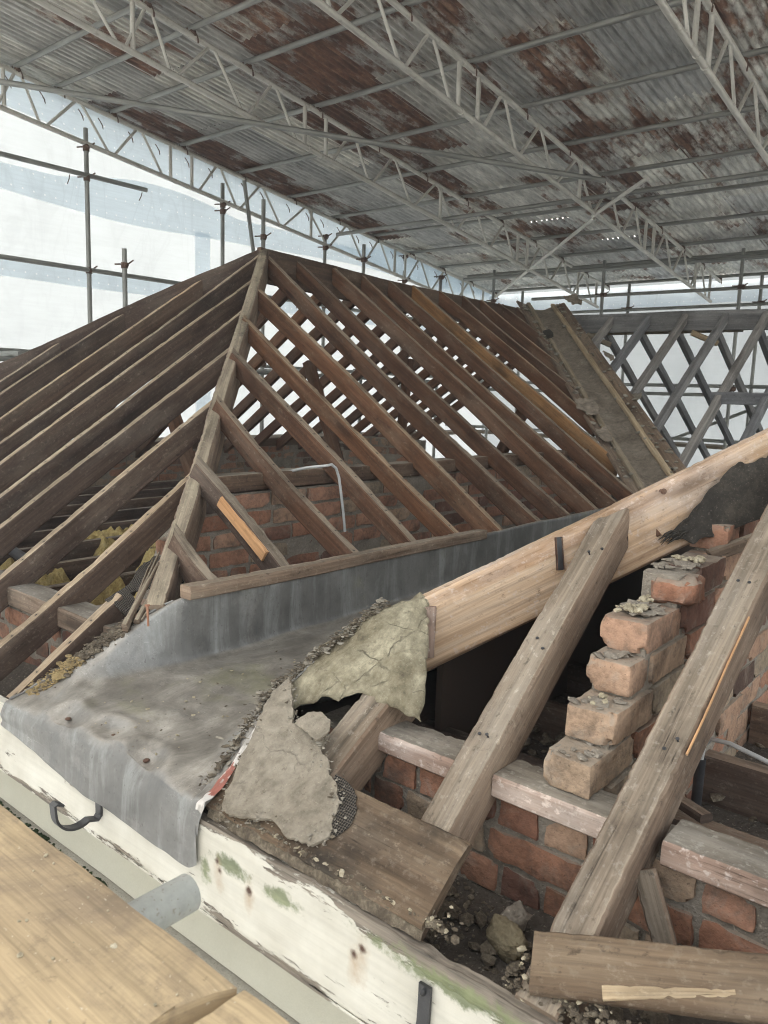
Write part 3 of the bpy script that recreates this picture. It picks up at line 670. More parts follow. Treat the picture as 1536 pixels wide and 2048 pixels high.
# lattice girders: one built, the rest copied
GX = [-7.86, -5.72, -3.95, -2.06, -.15, 1.75]
BN = [-.40, .35, 1.10, 1.83, 2.13, 2.80, 3.62, 4.10, 4.84, 5.50, 5.93, 6.55, 7.27, 8.14, 8.89, 9.55, 9.90, 10.55, 11.27, 12.0]
def girder(x, label):
    t = empty('lattice_girder', label, 'girder', 'lattice girders carrying the tin roof', loc=(x, 0, 3.0))
    def tb(name, a, b, r, ns=10, mat='alu'):
        return tube(name, [P3(x, *a), P3(x, (a[0]+b[0])/2, (a[1]+b[1])/2), P3(x, *b)], r, mat, parent=t, nseg=ns)
    tb('top_chord', (-1.2, zroof(-1.2, 3.375)), (12.55, zroof(12.55, 3.375)), .024, 14)
    tb('bottom_chord', (-1.2, zroof(-1.2, 3.0)), (12.2, zroof(12.2, 3.0)), .024, 14)
    for i in range(len(BN)-1):
        a, b = BN[i], BN[i+1]
        if b-a < .45: continue
        m = (a+b)/2
        tb('diagonal', (a+.04, zroof(a, 3.015)), (m-.035, zroof(m, 3.36)), .0155, 8)
        tb('diagonal', (m+.035, zroof(m, 3.36)), (b-.04, zroof(b, 3.015)), .0135, 8)
    for y in (1.86, 2.10, 3.72, 5.57, 5.86, 7.80, 9.60, 9.86, 11.45, 12.1):
        tb('upright', (y, zroof(y, 3.01)), (y, zroof(y, 3.365)), .020, 10)
    for k in (5.63, 5.80, 9.66, 9.80):
        for h in (3.0, 3.375): tb('spigot_collar', (k-.012, zroof(k, h)), (k+.012, zroof(k, h)), .0285, 12)
    for y in PUR:
        m2 = MB()
        c = P3(x, y, zroof(y, 3.405))
        add_lump(m2, c+Vector((0, .01, -.008)), .03, 2, .35, (1.1, 1.0, 1.15)); add_tube(m2, [c+Vector((.02, .03, -.01)), c+Vector((.024, .045, -.045)), c+Vector((.02, .05, -.075))], .007, 6)
        add_tube(m2, [c+Vector((-.03, -.02, .03)), c+Vector((-.032, -.028, -.03))], .008, 6)
        m2.build('coupler', 'rust_iron', t)
    return t
def copy_tree(o):
    c = o.copy(); C.objects.link(c)
    for ch in o.children:
        d = ch.copy(); C.objects.link(d); d.parent = c
    return c
GL = ['lattice girder along the left edge of the tin roof, against the white sheeting', 'lattice girder second from the left sheeting, above the near left rafters',
      'lattice girder third from the left sheeting, with the long brace tube ending on it', 'lattice girder fourth from the left sheeting, at the top right',
      'lattice girder fifth from the left sheeting, nearly overhead', 'lattice girder sixth from the left sheeting, farthest right']
g0 = girder(GX[0], GL[0])
for x, lb in zip(GX[1:], GL[1:]):
    g = copy_tree(g0); g.location.x = x; g['label'] = lb
# braces and loose tubes under the girders
pipe('brace_tube', (-7.75, 2.75, 2.60), (-3.42, 7.27, 2.045), 'long galvanised brace tube running slantwise under the girders', 'scaffold tube', 'brace tubes under the girders')
pipe('brace_tube', (-4.02, 8.32, 1.965), (-5.70, 9.92, 1.765), 'upper pale brace tube between third and second girder', 'scaffold tube', 'brace tubes under the girders', 'alu', .021)
pipe('brace_tube', (-5.76, 9.98, 1.76), (-7.80, 11.95, 1.52), 'lower pale brace tube between second girder and left girder', 'scaffold tube', 'brace tubes under the girders', 'alu', .021)
pipe('brace_tube', (-3.10, 7.48, 2.07), (-4.0, 8.25, 1.975), 'short pale brace tube right of the third girder', 'scaffold tube', 'brace tubes under the girders', 'alu', .021)
pipe('runner_tube', (-7.5, 7.93, 2.072), (2.2, 7.88, 2.078), 'cross tube hung at the lower chords, right of the long brace', 'scaffold tube', 'tubes crossing under the lower chords')
pipe('raking_tube', (-7.78, 6.57, 2.50), (-7.74, 6.76, 1.30), 'leaning tube dropping from the left girder behind the roof peak', 'scaffold tube', 'uprights on the left side')
def coupled(name, a, b, label, group, cps=(), cat='scaffold pole', r=.0242):
    a, b = Vector(a), Vector(b); t = empty(name, label, cat, group, loc=a)
    tube('tube', [a, a.lerp(b, .5), b], r, 'tube', parent=t, nseg=14)
    ax = (b-a).normalized()
    for z in cps:
        c = Vector((a.x, a.y, z)); m2 = MB()
        add_tube(m2, [c-ax*.028, c+ax*.028], .034, 10); add_lump(m2, c+Vector((.045, -.02, 0)), .032, 2, .3); add_tube(m2, [c+Vector((-.02, -.03, .01)), c+Vector((-.09, -.05, .012))], .008, 6); add_tube(m2, [c+Vector((.03, .03, .02)), c+Vector((.08, .05, .05))], .008, 6)
        m2.build('coupler', 'rust_iron', t)
    return t
LN = ['nearest the camera', 'second from the camera', 'third from the camera', 'fourth from the camera', 'fifth from the camera']
for i, (y, tp) in enumerate(((4.57, 2.60), (6.34, 2.44), (8.12, 2.1), (9.9, 1.9), (2.8, 2.7))):
    coupled('outer_standard', (-7.90, y, -6.95), (-7.91, y+.005, tp), 'outer scaffold pole by the left sheeting, %s' % LN[[1, 2, 3, 4, 0][i]], 'outer poles on the left side', (zroof(y, 2.97), 2.11, 1.18))
for i, (y, tp) in enumerate(((4.55, 1.34), (6.37, 2.17), (8.14, 1.95), (9.9, 1.75))):
    coupled('inner_standard', (-7.20, y, -6.95), (-7.20, y, tp), 'short inner scaffold pole behind the left eaves, %s' % LN[i], 'inner poles on the left side', (1.18,) if i == 0 else (.3, 1.75))
pipe('ledger_tube', (-7.85, -.5, 2.12), (-7.85, 5.25, 2.125), 'upper ledger tube with a free end in front of the left sheeting', 'scaffold tube', 'ledgers on the left side')
pipe('ledger_tube', (-7.85, -.5, 1.18), (-7.85, 12.3, 1.185), 'middle ledger tube in front of the left sheeting', 'scaffold tube', 'ledgers on the left side')
pipe('ledger_tube', (-7.85, -.5, .30), (-7.85, 12.3, .30), 'lower outer ledger tube level with the left eaves', 'scaffold tube', 'ledgers on the left side')
pipe('ledger_tube', (-7.15, -.5, .20), (-7.15, 12.3, .20), 'lower inner ledger tube level with the left eaves', 'scaffold tube', 'ledgers on the left side')
for k, y in enumerate((3.35, 5.2, 7.0)):
    pipe('cross_tube', (-8.0, y, .245), (-6.95, y, .245), 'short cross tube between the left ledgers, %s' % LN[k], 'scaffold tube', 'short tubes on the left side')
# poles and ledgers at the back
for k, x in enumerate((-7.05, -5.17, -3.25, -1.33, .6)):
    nm = ['first', 'second', 'third', 'fourth', 'fifth'][k]
    coupled('back_standard', (x, 11.15, -6.95), (x, 11.15, 2.02), 'inner back scaffold pole, %s from the left' % nm, 'poles along the back', (1.53, .2))
    coupled('back_standard', (x+.02, 12.05, -6.95), (x+.02, 12.05, 1.80), 'outer back scaffold pole, %s from the left' % nm, 'poles along the back', (1.42,))
pipe('ledger_tube', (-6.35, 11.18, 1.53), (2.2, 11.15, 1.50), 'upper back ledger tube with a free end right of the ridge', 'scaffold tube', 'ledgers along the back')
pipe('ledger_tube', (-7.9, 12.02, 1.40), (2.2, 12.0, 1.40), 'second back ledger tube just above the rear ridge', 'scaffold tube', 'ledgers along the back')
pipe('ledger_tube', (-7.6, 11.10, 1.90), (2.2, 11.10, 1.90), 'topmost back ledger tube, lower one of the pair', 'scaffold tube', 'ledgers along the back')
pipe('ledger_tube', (-7.6, 11.22, 1.965), (2.2, 11.22, 1.965), 'topmost back ledger tube, upper one of the pair', 'scaffold tube', 'ledgers along the back')
for z, nm in ((.24, 'guard rail tube seen behind the rear rafters'), (.12, 'second guard rail tube seen behind the rear rafters'), (-.50, 'lowest back tube seen behind the rear rafter feet')):
    pipe('ledger_tube', (-7.9, 11.19, z), (2.2, 11.19, z), nm, 'scaffold tube', 'ledgers along the back')
pipe('brace_tube', (-3.1, 12.1, .95), (-1.35, 12.1, .35), 'short sloping tube behind the rear rafters, upper', 'scaffold tube', 'braces at the back')
pipe('brace_tube', (-4.3, 12.1, -.55), (-2.3, 12.1, .35), 'rising brace tube behind the rear rafters, lower', 'scaffold tube', 'braces at the back')
m2 = MB(); box(m2, (-7.6, 11.35, -.62), (2.2, 11.9, -.58)); tag(m2.build('back_platform', 'grey_wood', smooth=False), 'long scaffold platform of boards behind the rear roof', 'platform')
m2 = MB(); box(m2, (-7.75, 0, -.62), (-7.25, 11.2, -.58)); tag(m2.build('side_platform', 'grey_wood', smooth=False), 'long scaffold platform of boards beyond the left roof', 'platform')

# ================================================================== WHITE SHEETING
def sheeting(name, o, u, L, z0, ztop, label, nx, nzz, amp=.03, mat='sheet', parent=None, inw=(1, 0, 0), uvz=False):
    mb = MB(); u = Vector(u); inw = Vector(inw)
    for j in range(nzz+1):
        for i in range(nx+1):
            s = L*i/nx; top = ztop(s); bot = z0(s) if callable(z0) else z0
            t = j/nzz; p = Vector(o)+u*s; z = bot+(top-bot)*t
            d = amp*(nz((s*.9, z*.35, 0), 1.0, 5)+.5*nz((s*2.3, z*.8, 0), 1.0, 9))
            mb.v.append(P3(p.x, p.y, z)+inw*d)
    for j in range(nzz):
        for i in range(nx):
            a = j*(nx+1)+i; s0, s1 = L*i/nx, L*(i+1)/nx
            def hv(jj, ii): 
                s = L*ii/nx; top = ztop(s); bot = z0(s) if callable(z0) else z0; return (top-bot)*jj/nzz+.02
            mb.face([a, a+1, a+nx+2, a+nx+1], [(s0, hv(j, i)), (s1, hv(j, i+1)), (s1, hv(j+1, i+1)), (s0, hv(j+1, i))])
    o_ = mb.build(name, mat, parent, ang=80)
    return o_
t = empty('sheeting', 'white translucent plastic sheeting closing the left side of the scaffold', 'sheeting', 'white sheeting round the scaffold', loc=(-8.12, 5.5, -7))
sheeting('sheet', (-8.12, -1.5, 0), (0, 1, 0), 14.2, -6.98, lambda s: zroof(s-1.5, 3.49), '', 70, 60, parent=t)
sheeting('hem', (-8.06, -1.5, 0), (0, 1, 0), 14.2, lambda s: zroof(s-1.5, 3.46)-.36-.05*nz((s, 0, 0), .8), lambda s: zroof(s-1.5, 3.475), '', 90, 5, .015, 'hem', t)
sheeting('hem', (-8.05, -1.5, 0), (0, 1, 0), 14.2, lambda s: 1.82+.05*nz((s, 0, 0), .7)-.04*math.sin(s*1.1), lambda s: 2.10+max(0, .16*math.sin((s-1.2)*1.35)), '', 120, 6, .02, 'hem', t)
sheeting('hem', (-8.05, -1.5, 0), (0, 1, 0), 14.2, lambda s: 1.03+.03*nz((s, 0, 0), .7, 4), lambda s: 1.19+max(0, .05*math.sin((s-1.2)*1.35)), '', 90, 4, .02, 'hem', t)
sheeting('hem', (-8.06, 6.05, 0), (0, 1, 0), .22, -1.0, lambda s: 1.85, '', 4, 30, .02, 'hem', t)
random.seed(71)
for k in range(26):
    y = 2.6+k*.37+random.uniform(-.1, .1); z = zroof(y, 3.36); m2 = MB()
    p = V3_(-8.0, y, z); add_tube(m2, [p, p+V3_(.02, .01, -.03), p+V3_(.03, .03, -.07), p+V3_(.01, .05, -.10)], [.006, .005, .007, .004], 6); m2.build('sheet_tie', 'rust_iron', t)
for k in range(10):
    y = 2.9+k*.8+random.uniform(-.2, .2); z = 2.09 if y < 5.2 else 1.17; m2 = MB()
    p = V3_(-7.86, y, z); add_tube(m2, [p, p+V3_(-.05, .02, -.03), p+V3_(-.12, .04, -.06)], .005, 6); m2.build('sheet_tie', 'rust_iron', t)
t = empty('sheeting', 'white translucent plastic sheeting closing the back of the scaffold', 'sheeting', 'white sheeting round the scaffold', loc=(-3, 12.7, -7))
sheeting('sheet', (-8.12, 12.70, 0), (1, 0, 0), 13.0, -6.98, lambda s: zroof(12.70, 3.47), '', 70, 60, .05, parent=t, inw=(0, -1, 0))
sheeting('hem', (-8.12, 12.63, 0), (1, 0, 0), 13.0, lambda s: 1.50+.05*nz((s, 0, 0), .8), lambda s: 1.84, '', 70, 4, .02, 'hem', t, (0, -1, 0))

# ================================================================== LEFT ROOF
V3 = Vector
HR0, HR1 = V3((-2.0, 1.345, -.655)), V3((AP.x+.02, AP.y, AP.z+.02))   # right hip of the left roof, foot to peak
def hipx(y): return HR0.x+(y-HR0.y)*(HR1.x-HR0.x)/(HR1.y-HR0.y)
def hipy(x): return HR0.y+(x-HR0.x)*(HR1.y-HR0.y)/(HR1.x-HR0.x)
hd = HR1-HR0
hn = (V3((0, -T, 1)).normalized()+V3((T, 0, 1)).normalized()).normalized()
hip = empty('hip_rafter', 'crusty weathered hip rafter with a rotten foot, rising from the lead gutter', 'hip rafter', 'hip rafters', loc=HR0)
beam('timber', HR0, HR1, .062, .17, hn, ['hip_wood', 'grey_side'], parent=hip, seg=.014, wob=.008, chip=.008, ch=.005, bow=-.015)
# rotten splinters at the foot
mb = MB(); random.seed(3)
for k in range(9):
    a = HR0+V3((-.055+.013*k, -.02+random.uniform(-.03, .03), random.uniform(-.05, .0)))
    add_beam(mb, a+V3((-.01*k+.03, -.05, -.035)), a+hd.normalized()*random.uniform(.16, .34)+V3((-.01, 0, -.008)), random.uniform(.008, .02), random.uniform(.012, .03), hn, seg=.02, wob=.01, chip=.006, ch=.002, taper=.3)
mb.build('rotten_splinter', ['hip_wood', 'grey_side'], hip)
mb = MB(); add_tube(mb, [HR0+V3((.035, -.045, -.05)), HR0+V3((.035, -.047, .012))], .0035, 8); add_tube(mb, [HR0+V3((.035, -.047, .012)), HR0+V3((.035, -.047, .016))], .008, 10); mb.build('copper_nail', 'copper', hip)
# front jacks, foot to hip
FJ = [(-2.232, 1.004), (-2.525, .99), (-2.90, .985), (-3.255, .98), (-3.58, .98), (-3.90, .98), (-4.215, .98), (-4.52, .98), (-4.893, .98), (-5.20, .98), (-5.52, .98), (-5.83, .98), (-6.15, .98), (-6.5, .98)]
GRPF = 'jack rafters on the front slope of the left roof'
for i, (x, y0) in enumerate(FJ):
    if x > AP.x: yt = hipy(x)-.012
    else: yt = AP.y-(AP.x-x)-.012
    yt = min(yt, AP.y-.03)
    if i == 0:
        lb = 'short lowest jack rafter, its foot on the fascia next to the lead gutter'; yt = 1.37
    else: lb = ('dark jack rafter on the left roof\'s front slope, %s up from the lead gutter' if x > AP.x else 'dark jack rafter under the left skyline hip, %s up from the lead gutter') % ORD[i]
    a = V3((x, y0, zfront(y0))); b = V3((x, yt, zfront(yt)))
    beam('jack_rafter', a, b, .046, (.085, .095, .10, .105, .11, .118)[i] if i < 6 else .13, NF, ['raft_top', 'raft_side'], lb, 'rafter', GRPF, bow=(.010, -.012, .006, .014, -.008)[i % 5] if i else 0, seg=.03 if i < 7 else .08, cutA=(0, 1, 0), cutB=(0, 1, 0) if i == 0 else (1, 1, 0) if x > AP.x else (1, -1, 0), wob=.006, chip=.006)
# left hip on the skyline
HL1 = V3((AP.x-2.74, AP.y-2.74, AP.z-T*2.74))
beam('hip_rafter', HL1+V3((0, 0, .03)), AP+V3((-.02, 0, .03)), .055, .19, ((-T, -T, 2)), ['raft_top', 'raft_side'], 'far hip rafter forming the left skyline of the roof', 'hip rafter', 'hip rafters', seg=.06, wob=.012, chip=.006)
# ridge of the left roof
beam('ridge_board', AP+V3((0, -.03, .03)), V3((AP.x, 7.7, .90)), .04, .23, (0, 0, 1), ['ridge', 'ridge'], 'dark ridge board running back from the peak of the left roof', 'ridge board', 'ridge boards', seg=.06, wob=.012, chip=.008, bow=-.02)
# common rafters of the slope that falls to the lead gutter: (y at foot, y at ridge)
SR = [(1.545, 1.55), (1.852, 1.86), (2.213, 2.23), (2.576, 2.60), (2.893, 2.94), (3.229, 3.30), (3.60, 3.76), (3.93, 4.06), (4.28, 4.43), (4.60, 4.76), (4.95, 5.09), (5.30, 5.43), (5.68, 5.84), (6.06, 6.23), (6.40, 6.54), (6.74, 6.84), (7.12, 7.20)]
def valx(y): return -1.965-(y-5.0)*.943
random.seed(8)
for i, (y0, y1) in enumerate(SR):
    xa = -1.925
    if y0 > 4.93: xa = valx(y0)-.015
    if y1 < AP.y+.01: xb = hipx(y1)+.012
    else: xb = AP.x+.02
    yb = y0+(y1-y0)*(xa-xb)/(1.925+4.2) if True else y1
    yb = y0+(y1-y0)*(xa-xb)/2.28
    a = V3((xa, y0, zside(xa))); b = V3((xb, yb, zside(xb)-.004))
    rd = ['red_top', 'red_side']
    if i == 11: rd = ['red_top', 'orange_side']
    if i <= 1: rd = ['grey_wood', 'raft_side']
    lb = {0: 'short rotten jack rafter beside the hip foot above the lead gutter', 1: 'jack rafter with a clean new batten nailed to it, left of the inner brick wall', 11: 'orange brown rafter, brightest on the slope above the lead gutter'}.get(i, 'red brown rafter on the slope above the lead gutter, %s from the hip foot' % ORD[i])
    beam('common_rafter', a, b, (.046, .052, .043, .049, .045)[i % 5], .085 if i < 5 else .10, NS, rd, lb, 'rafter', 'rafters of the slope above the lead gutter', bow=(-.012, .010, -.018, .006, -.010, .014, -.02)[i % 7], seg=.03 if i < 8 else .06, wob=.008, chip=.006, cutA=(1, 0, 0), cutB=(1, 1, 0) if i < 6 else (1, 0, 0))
# new batten piece nailed on the second of them
o = beam('batten', (-2.02, 1.822, zside(-2.02)+.004), (-2.27, 1.824, zside(-2.27)+.004), .022, .045, NS, ['new_wood', 'new_wood'], 'clean orange batten offcut nailed to a rafter', 'batten', seg=.012, wob=.003, chip=.006)
# far slope, seen through the rafters
def zfar(x): return AP.z+T*(x-AP.x)
random.seed(9)
for i in range(20):
    y = 1.75+.345*i+random.uniform(-.02, .02)
    xt = AP.x-.02 if y > AP.y else AP.x-(AP.y-y)-.01
    xb = -6.90
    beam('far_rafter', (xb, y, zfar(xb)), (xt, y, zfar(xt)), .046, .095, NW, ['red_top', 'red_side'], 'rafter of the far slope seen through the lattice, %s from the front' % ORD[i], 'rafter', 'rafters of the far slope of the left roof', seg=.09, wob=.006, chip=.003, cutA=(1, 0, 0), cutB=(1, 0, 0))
# struts standing inside the left roof
for k, (a, b) in enumerate((((-4.3, 3.4, -.95), (-4.95, 3.35, .30)), ((-4.45, 5.0, -.95), (-5.0, 5.0, .25)), ((-3.3, 5.2, -.75), (-2.95, 5.25, -.05)), ((-5.0, 6.3, -.9), (-4.9, 6.3, .35)))):
    beam('strut', a, b, .07, .09, (0, 1, 0), ['orange_side', 'red_side'], 'timber strut standing inside the left roof, %s from the front' % ORD[k], 'strut', 'struts inside the left roof', seg=.06)
# plates and walls of the left roof
beam('wall_plate', (-7.0, 1.355, -.755), (-2.17, 1.355, -.755), .11, .07, (0, 0, 1), ['plate_top', 'grey_side'], 'wall plate on the front brickwork between the left jack rafter feet', 'wall plate', 'wall plates', seg=.03, wob=.006, chip=.006)
beam('wall_plate', (-2.52, 1.90, -.348), (-2.52, 5.75, -.348), .10, .07, (0, 0, 1), ['plate_top', 'raft_side'], 'wall plate on top of the inner brick wall behind the lead gutter', 'wall plate', 'wall plates', seg=.03, wob=.006, chip=.006)
beam('wall_plate', (-6.45, 1.6, -.52), (-6.45, 7.6, -.52), .10, .08, (0, 0, 1), ['raft_side', 'raft_side'], 'dark wall plate on the far side of the left roof', 'wall plate', 'wall plates', seg=.1)
random.seed(31)
brick_wall('brick_wall', (-7.0, 1.315, -1.055), V3((1, 0, 0)), V3((0, -1, 0)), 4.84, 3, .075, .1, 'low front brick wall behind the left jack rafter feet', header_rows=(1,))
brick_wall('brick_wall', (-2.478, 1.42, -1.022), V3((0, 1, 0)), V3((1, 0, 0)), 4.35, 8, .075, .1, 'inner red brick wall between the rafters and the lead gutter', topf=lambda x: 2.3*(x-.16), mo=.010, detail=(5, 2, 3), rough=.005, rnd=.008)
brick_wall('brick_wall', (-6.40, 1.6, -1.05), V3((0, 1, 0)), V3((1, 0, 0)), 5.9, 6, .075, .1, 'far brick wall under the far slope of the left roof', detail=(3, 1, 2))
brick_wall('brick_wall', (-5.35, 5.75, -1.02), V3((1, 0, 0)), V3((0, -1, 0)), 1.0, 8, .075, .1, 'dark brick cross wall inside the left roof', detail=(3, 1, 2))
# insulation and joists on the left attic floor
random.seed(14)
def wool(cx, cy, sx, sy, z, h):
    mb = MB(); n = 54
    for j in range(n+1):
        for i in range(n+1):
            u, v = i/n, j/n; p = P3(cx+(u-.5)*sx, cy+(v-.5)*sy, 0); e = min(u, 1-u, v, 1-v)*5
            mb.v.append(P3(p.x+.03*nz(p, 8, 4), p.y+.03*nz(p, 8, 9), z+h*min(1, e)*(.75+.5*nz(p, 6, 2)+.28*nz(p, 15, 6)+.2*nz(p, 34, 9))))
    for j in range(n):
        for i in range(n):
            a = j*(n+1)+i; mb.face([a, a+1, a+n+2, a+n+1])
    return mb
k = 0
for cx, cy, sx, sy, z in ((-2.66, 1.72, .34, .42, -.98), (-2.80, 2.20, .46, .5, -.96), (-3.15, 1.80, .36, .36, -1.0), (-3.25, 2.45, .5, .5, -.98), (-3.6, 1.75, .3, .4, -1.02), (-3.0, 2.9, .5, .5, -.93), (-4.1, 2.5, .5, .5, -1.0)):
    o = wool(cx, cy, sx, sy, z, .16).build('insulation_quilt', 'wool')
    tag(o, 'crumpled yellow glass wool on the left attic floor, ' + ['beside the hip foot', 'behind the first clump by the hip', 'in the second bay, front', 'in the second bay, back', 'in the third bay', 'behind the inner brick wall', 'in the fourth bay'][k], 'insulation', 'clumps of yellow insulation'); k += 1
for i in range(9):
    x = -2.75-.42*i
    beam('ceiling_joist', (x, 1.42, -.86), (x, 5.6, -.86), .05, .13, (0, 0, 1), ['grey_wood', 'raft_side'], 'ceiling joist on the left attic floor, %s from the hip foot' % ORD[i], 'joist', 'ceiling joists in the left attic', seg=.1)
tube('black_pipe', [(-3.05, 1.50, -.76), (-3.25, 1.56, -.75), (-3.6, 1.62, -.74), (-4.2, 1.68, -.75)], .022, 'iron', 'black plastic pipe lying behind the left wall plate', 'pipe')
tube('white_cable', [(-2.50, 2.36, -.352), (-2.40, 2.385, -.325), (-2.300, 2.404, -0.310), (-2.300, 2.429, -0.306), (-2.300, 2.457, -0.323), (-2.300, 2.477, -0.364), (-2.300, 2.492, -0.432), (-2.300, 2.508, -0.509), (-2.300, 2.524, -0.607)], .0062, 'cable', 'pale cable hooked over the plate of the inner brick wall', 'cable')
tube('thin_wire', [(-2.6, 2.0, -.33), (-2.64, 2.05, -.29), (-2.70, 2.10, -.27), (-2.74, 2.13, -.25), (-2.72, 2.12, -.23), (-2.68, 2.08, -.235), (-2.64, 2.06, -.27)], .0022, 'cable', 'thin white wire curled above the inner wall plate by the hip', 'wire')

# ================================================================== REAR ROOF
YR, ZR = 7.95, .875
def zcf(y): return ZR-T*(YR-y)
def zcb(y): return ZR-T*(y-YR)
beam('ridge_board', (-4.24, YR, ZR+.02), (3.2, YR, ZR-.015), .035, .19, (0, 0, 1), ['cross', 'cross'], 'glare tinted ridge board of the rear roof at the upper right', 'ridge board', 'ridge boards', seg=.06, wob=.01, chip=.006)
FX = [-3.56, -3.165, -2.80, -2.42, -2.06, -1.70, -1.35, -1.0, -.65, -.3]
for i, x in enumerate(FX):
    yb = 5.0+(-1.99-x)*-1.0 if False else max(5.55, 5.84+(-2.09-x))
    beam('rear_rafter', (x, yb, zcf(yb)), (x, YR-.02, zcf(YR-.02)), .052, .085, NF, ['cross', 'cross'], 'near slope rafter of the rear roof, %s right of the valley' % ORD[i], 'rafter', 'near slope rafters of the rear roof', seg=.05, wob=.006, chip=.004, cutB=(0, 1, 0))
BX = [-4.05, -3.70, -3.32, -2.94, -2.56, -2.17, -1.8, -1.45, -1.1, -.75]
for i, x in enumerate(BX):
    beam('rear_rafter', (x+.17, 10.25, zcb(10.25)), (x, YR+.02, zcb(YR+.02)), .052, .085, NB, ['cross', 'cross'], 'far slope rafter of the rear roof crossing behind, %s from the left' % ORD[i], 'rafter', 'far slope rafters of the rear roof', seg=.05, wob=.006, chip=.004, cutB=(0, 1, 0))
beam('collar', (-2.12, 6.79, .10), (1.5, 6.79, .10), .05, .10, (0, 0, 1), ['cross', 'cross'], 'horizontal timber fixed across the rear rafters at the right edge', 'collar', seg=.06)
beam('roofing_batten', (-3.9, YR+.16, .735), (-2.3, YR+.16, .735), .03, .045, (0, 0, 1), ['pale', 'batten'], 'pale strip of wood just under the rear ridge board', 'batten', seg=.05)
beam('tie_block', (-3.72, 7.75, .69), (-3.55, 7.95, .60), .04, .05, (0, 0, 1), ['pale', 'batten'], 'short pale block under the rear ridge, left', 'wood block', 'pale blocks under the rear ridge', seg=.03)
beam('tie_block', (-2.66, 7.78, .69), (-2.48, 7.98, .60), .04, .05, (0, 0, 1), ['pale', 'batten'], 'short pale block under the rear ridge, right', 'wood block', 'pale blocks under the rear ridge', seg=.03)
# valley between left and rear roofs
va, vb = V3((-4.18, 7.63, .895)), V3((-1.75, 5.14, -.74)); vd = (vb-va).normalized()
vnrm = V3((T, -T, 2)).normalized(); vl = vd.cross(vnrm).normalized(); va, vb = va+vl*.06+vnrm*.02, vb+vl*.06+vnrm*.02
val = empty('valley', 'felt lined valley gutter with two battens between the left and rear roofs', 'valley gutter', loc=va)
mb = MB(); nx, ny = 14, 90; L = (vb-va).length
for j in range(ny+1):
    for i in range(nx+1):
        u = (i/nx-.5)*.30; s = L*j/ny; p = va+vd*s+vl*u
        h = max(.012, .46*abs(u)-.012)+.010*nz(p, 6)+.005*nz(p, 20)
        mb.v.append(p+vnrm*h)
for j in range(ny):
    for i in range(nx):
        a = j*(nx+1)+i; mb.face([a, a+1, a+nx+2, a+nx+1])
mb.build('lining', 'valley_felt', val)
for sgn in (-1, 1):
    c = vl*sgn*.132+vnrm*.060
    # batten on each edge of the valley
    beam('batten', va+c+vnrm*.028, vb+c+vnrm*.028, .042, .03, vnrm, ['batten', 'batten'], parent=val, seg=.03, wob=.012, chip=.012)
    beam('valley_board', va+c*1.5+vnrm*-.01, vb+c*1.5+vnrm*-.01, .12, .022, (T*2, 0, 2) if sgn*vl.x < 0 else (0, -2*T, 2), ['grey_side', 'grey_side'], parent=val, seg=.05, wob=.01, chip=.012)
mb = MB(); random.seed(17)
for k in range(330):
    s = random.uniform(.02, L); sg = random.choice((-1, 1)); u = sg*(.135+random.uniform(-.03, .10)); p = va+vd*s+vl*u+vnrm*(.46*abs(u)+random.uniform(-.01, .025))
    add_lump(mb, p, random.choice((.006, .008, .012, .020))*random.uniform(.7, 1.2), 1, .5, (1.4, 1, .6))
mb.build('bedding', 'plaster', val)['kind'] = 'stuff'
for k, (s, u, wd, hh, m) in enumerate(((.95, .15, .14, .09, 'felt_black'), (2.55, .22, .28, .16, 'valley_felt'), (.12, -.30, .30, .16, 'valley_felt'), (1.55, -.25, .20, .07, 'valley_felt'), (3.0, .22, .22, .09, 'valley_felt'))):
    p = va+vd*s+vl*u+vnrm*(.46*abs(u)+.035)
    sheet_patch('torn_felt', [(-wd/2, -hh/2), (wd*.1, -hh*.6), (wd/2, -hh*.3), (wd*.55, hh*.3), (wd*.1, hh*.55), (-wd*.4, hh*.4)], (p, vd, vl), m, 'torn felt scrap at the valley, ' + ['dark, halfway up the left batten', 'large, at the orange rafter foot', 'pale, below the rear ridge', 'strip, by the second rear rafter', 'low, near the valley foot'][k], 'felt', 'felt scraps at the valley', amp=.03, edge=.012, sd_=k*5.0, freq=9)
o = sheet_patch('torn_felt', [(0, 0), (.42, .01), (.40, .09), (.2, .08), (.02, .1)], (V3((-3.05, 6.55, .02)), V3((1, 0, 0)), V3((0, math.cos(R(34)), math.sin(R(34))))), 'felt_grey', 'torn felt tongue bridging two rear rafters beside the valley', 'felt', 'felt scraps at the valley', amp=.02, edge=.012, sd_=33, freq=9)

# ================================================================== RIGHT ROOF
H0, H1 = V3((-1.19, 1.59, -.525)), V3((.97, 3.855, 1.038))
hipb = empty('hip_rafter', 'broad pale bare hip rafter crossing the right half of the photo', 'hip rafter', 'hip rafters', loc=H0)
hlat = (H1-H0).cross(V3((0, 0, 1))).normalized()
beam('timber', H0, H1, .05, .185, V3((0, 0, 1)), ['pale', 'pale'], parent=hipb, seg=.012, wob=.006, chip=.006, ch=.010, cutA=(1, 1, 0))
fr = lambda x, y, dz=0: V3((x, y, zfront(y)+dz))
hin = hlat if hlat.y < 0 else -hlat
e0 = H0+(H1-H0)*.015+hin*.030
beam('end_block', e0+V3((0, 0, -.035)), e0+V3((0, 0, -.17)), .018, .05, V3((1, 1, 0)), ['pale', 'plate'], parent=hipb, seg=.02, chip=.006)
mb = MB(); c = H0+(H1-H0)*.115+hin*.027+V3((0, 0, -.008)); add_beam(mb, c, c+V3((.012, .0, -.085)), .022, .005, hin, seg=.01, chip=.004); mb.build('old_strap', ['iron', 'rust_iron'], hipb)
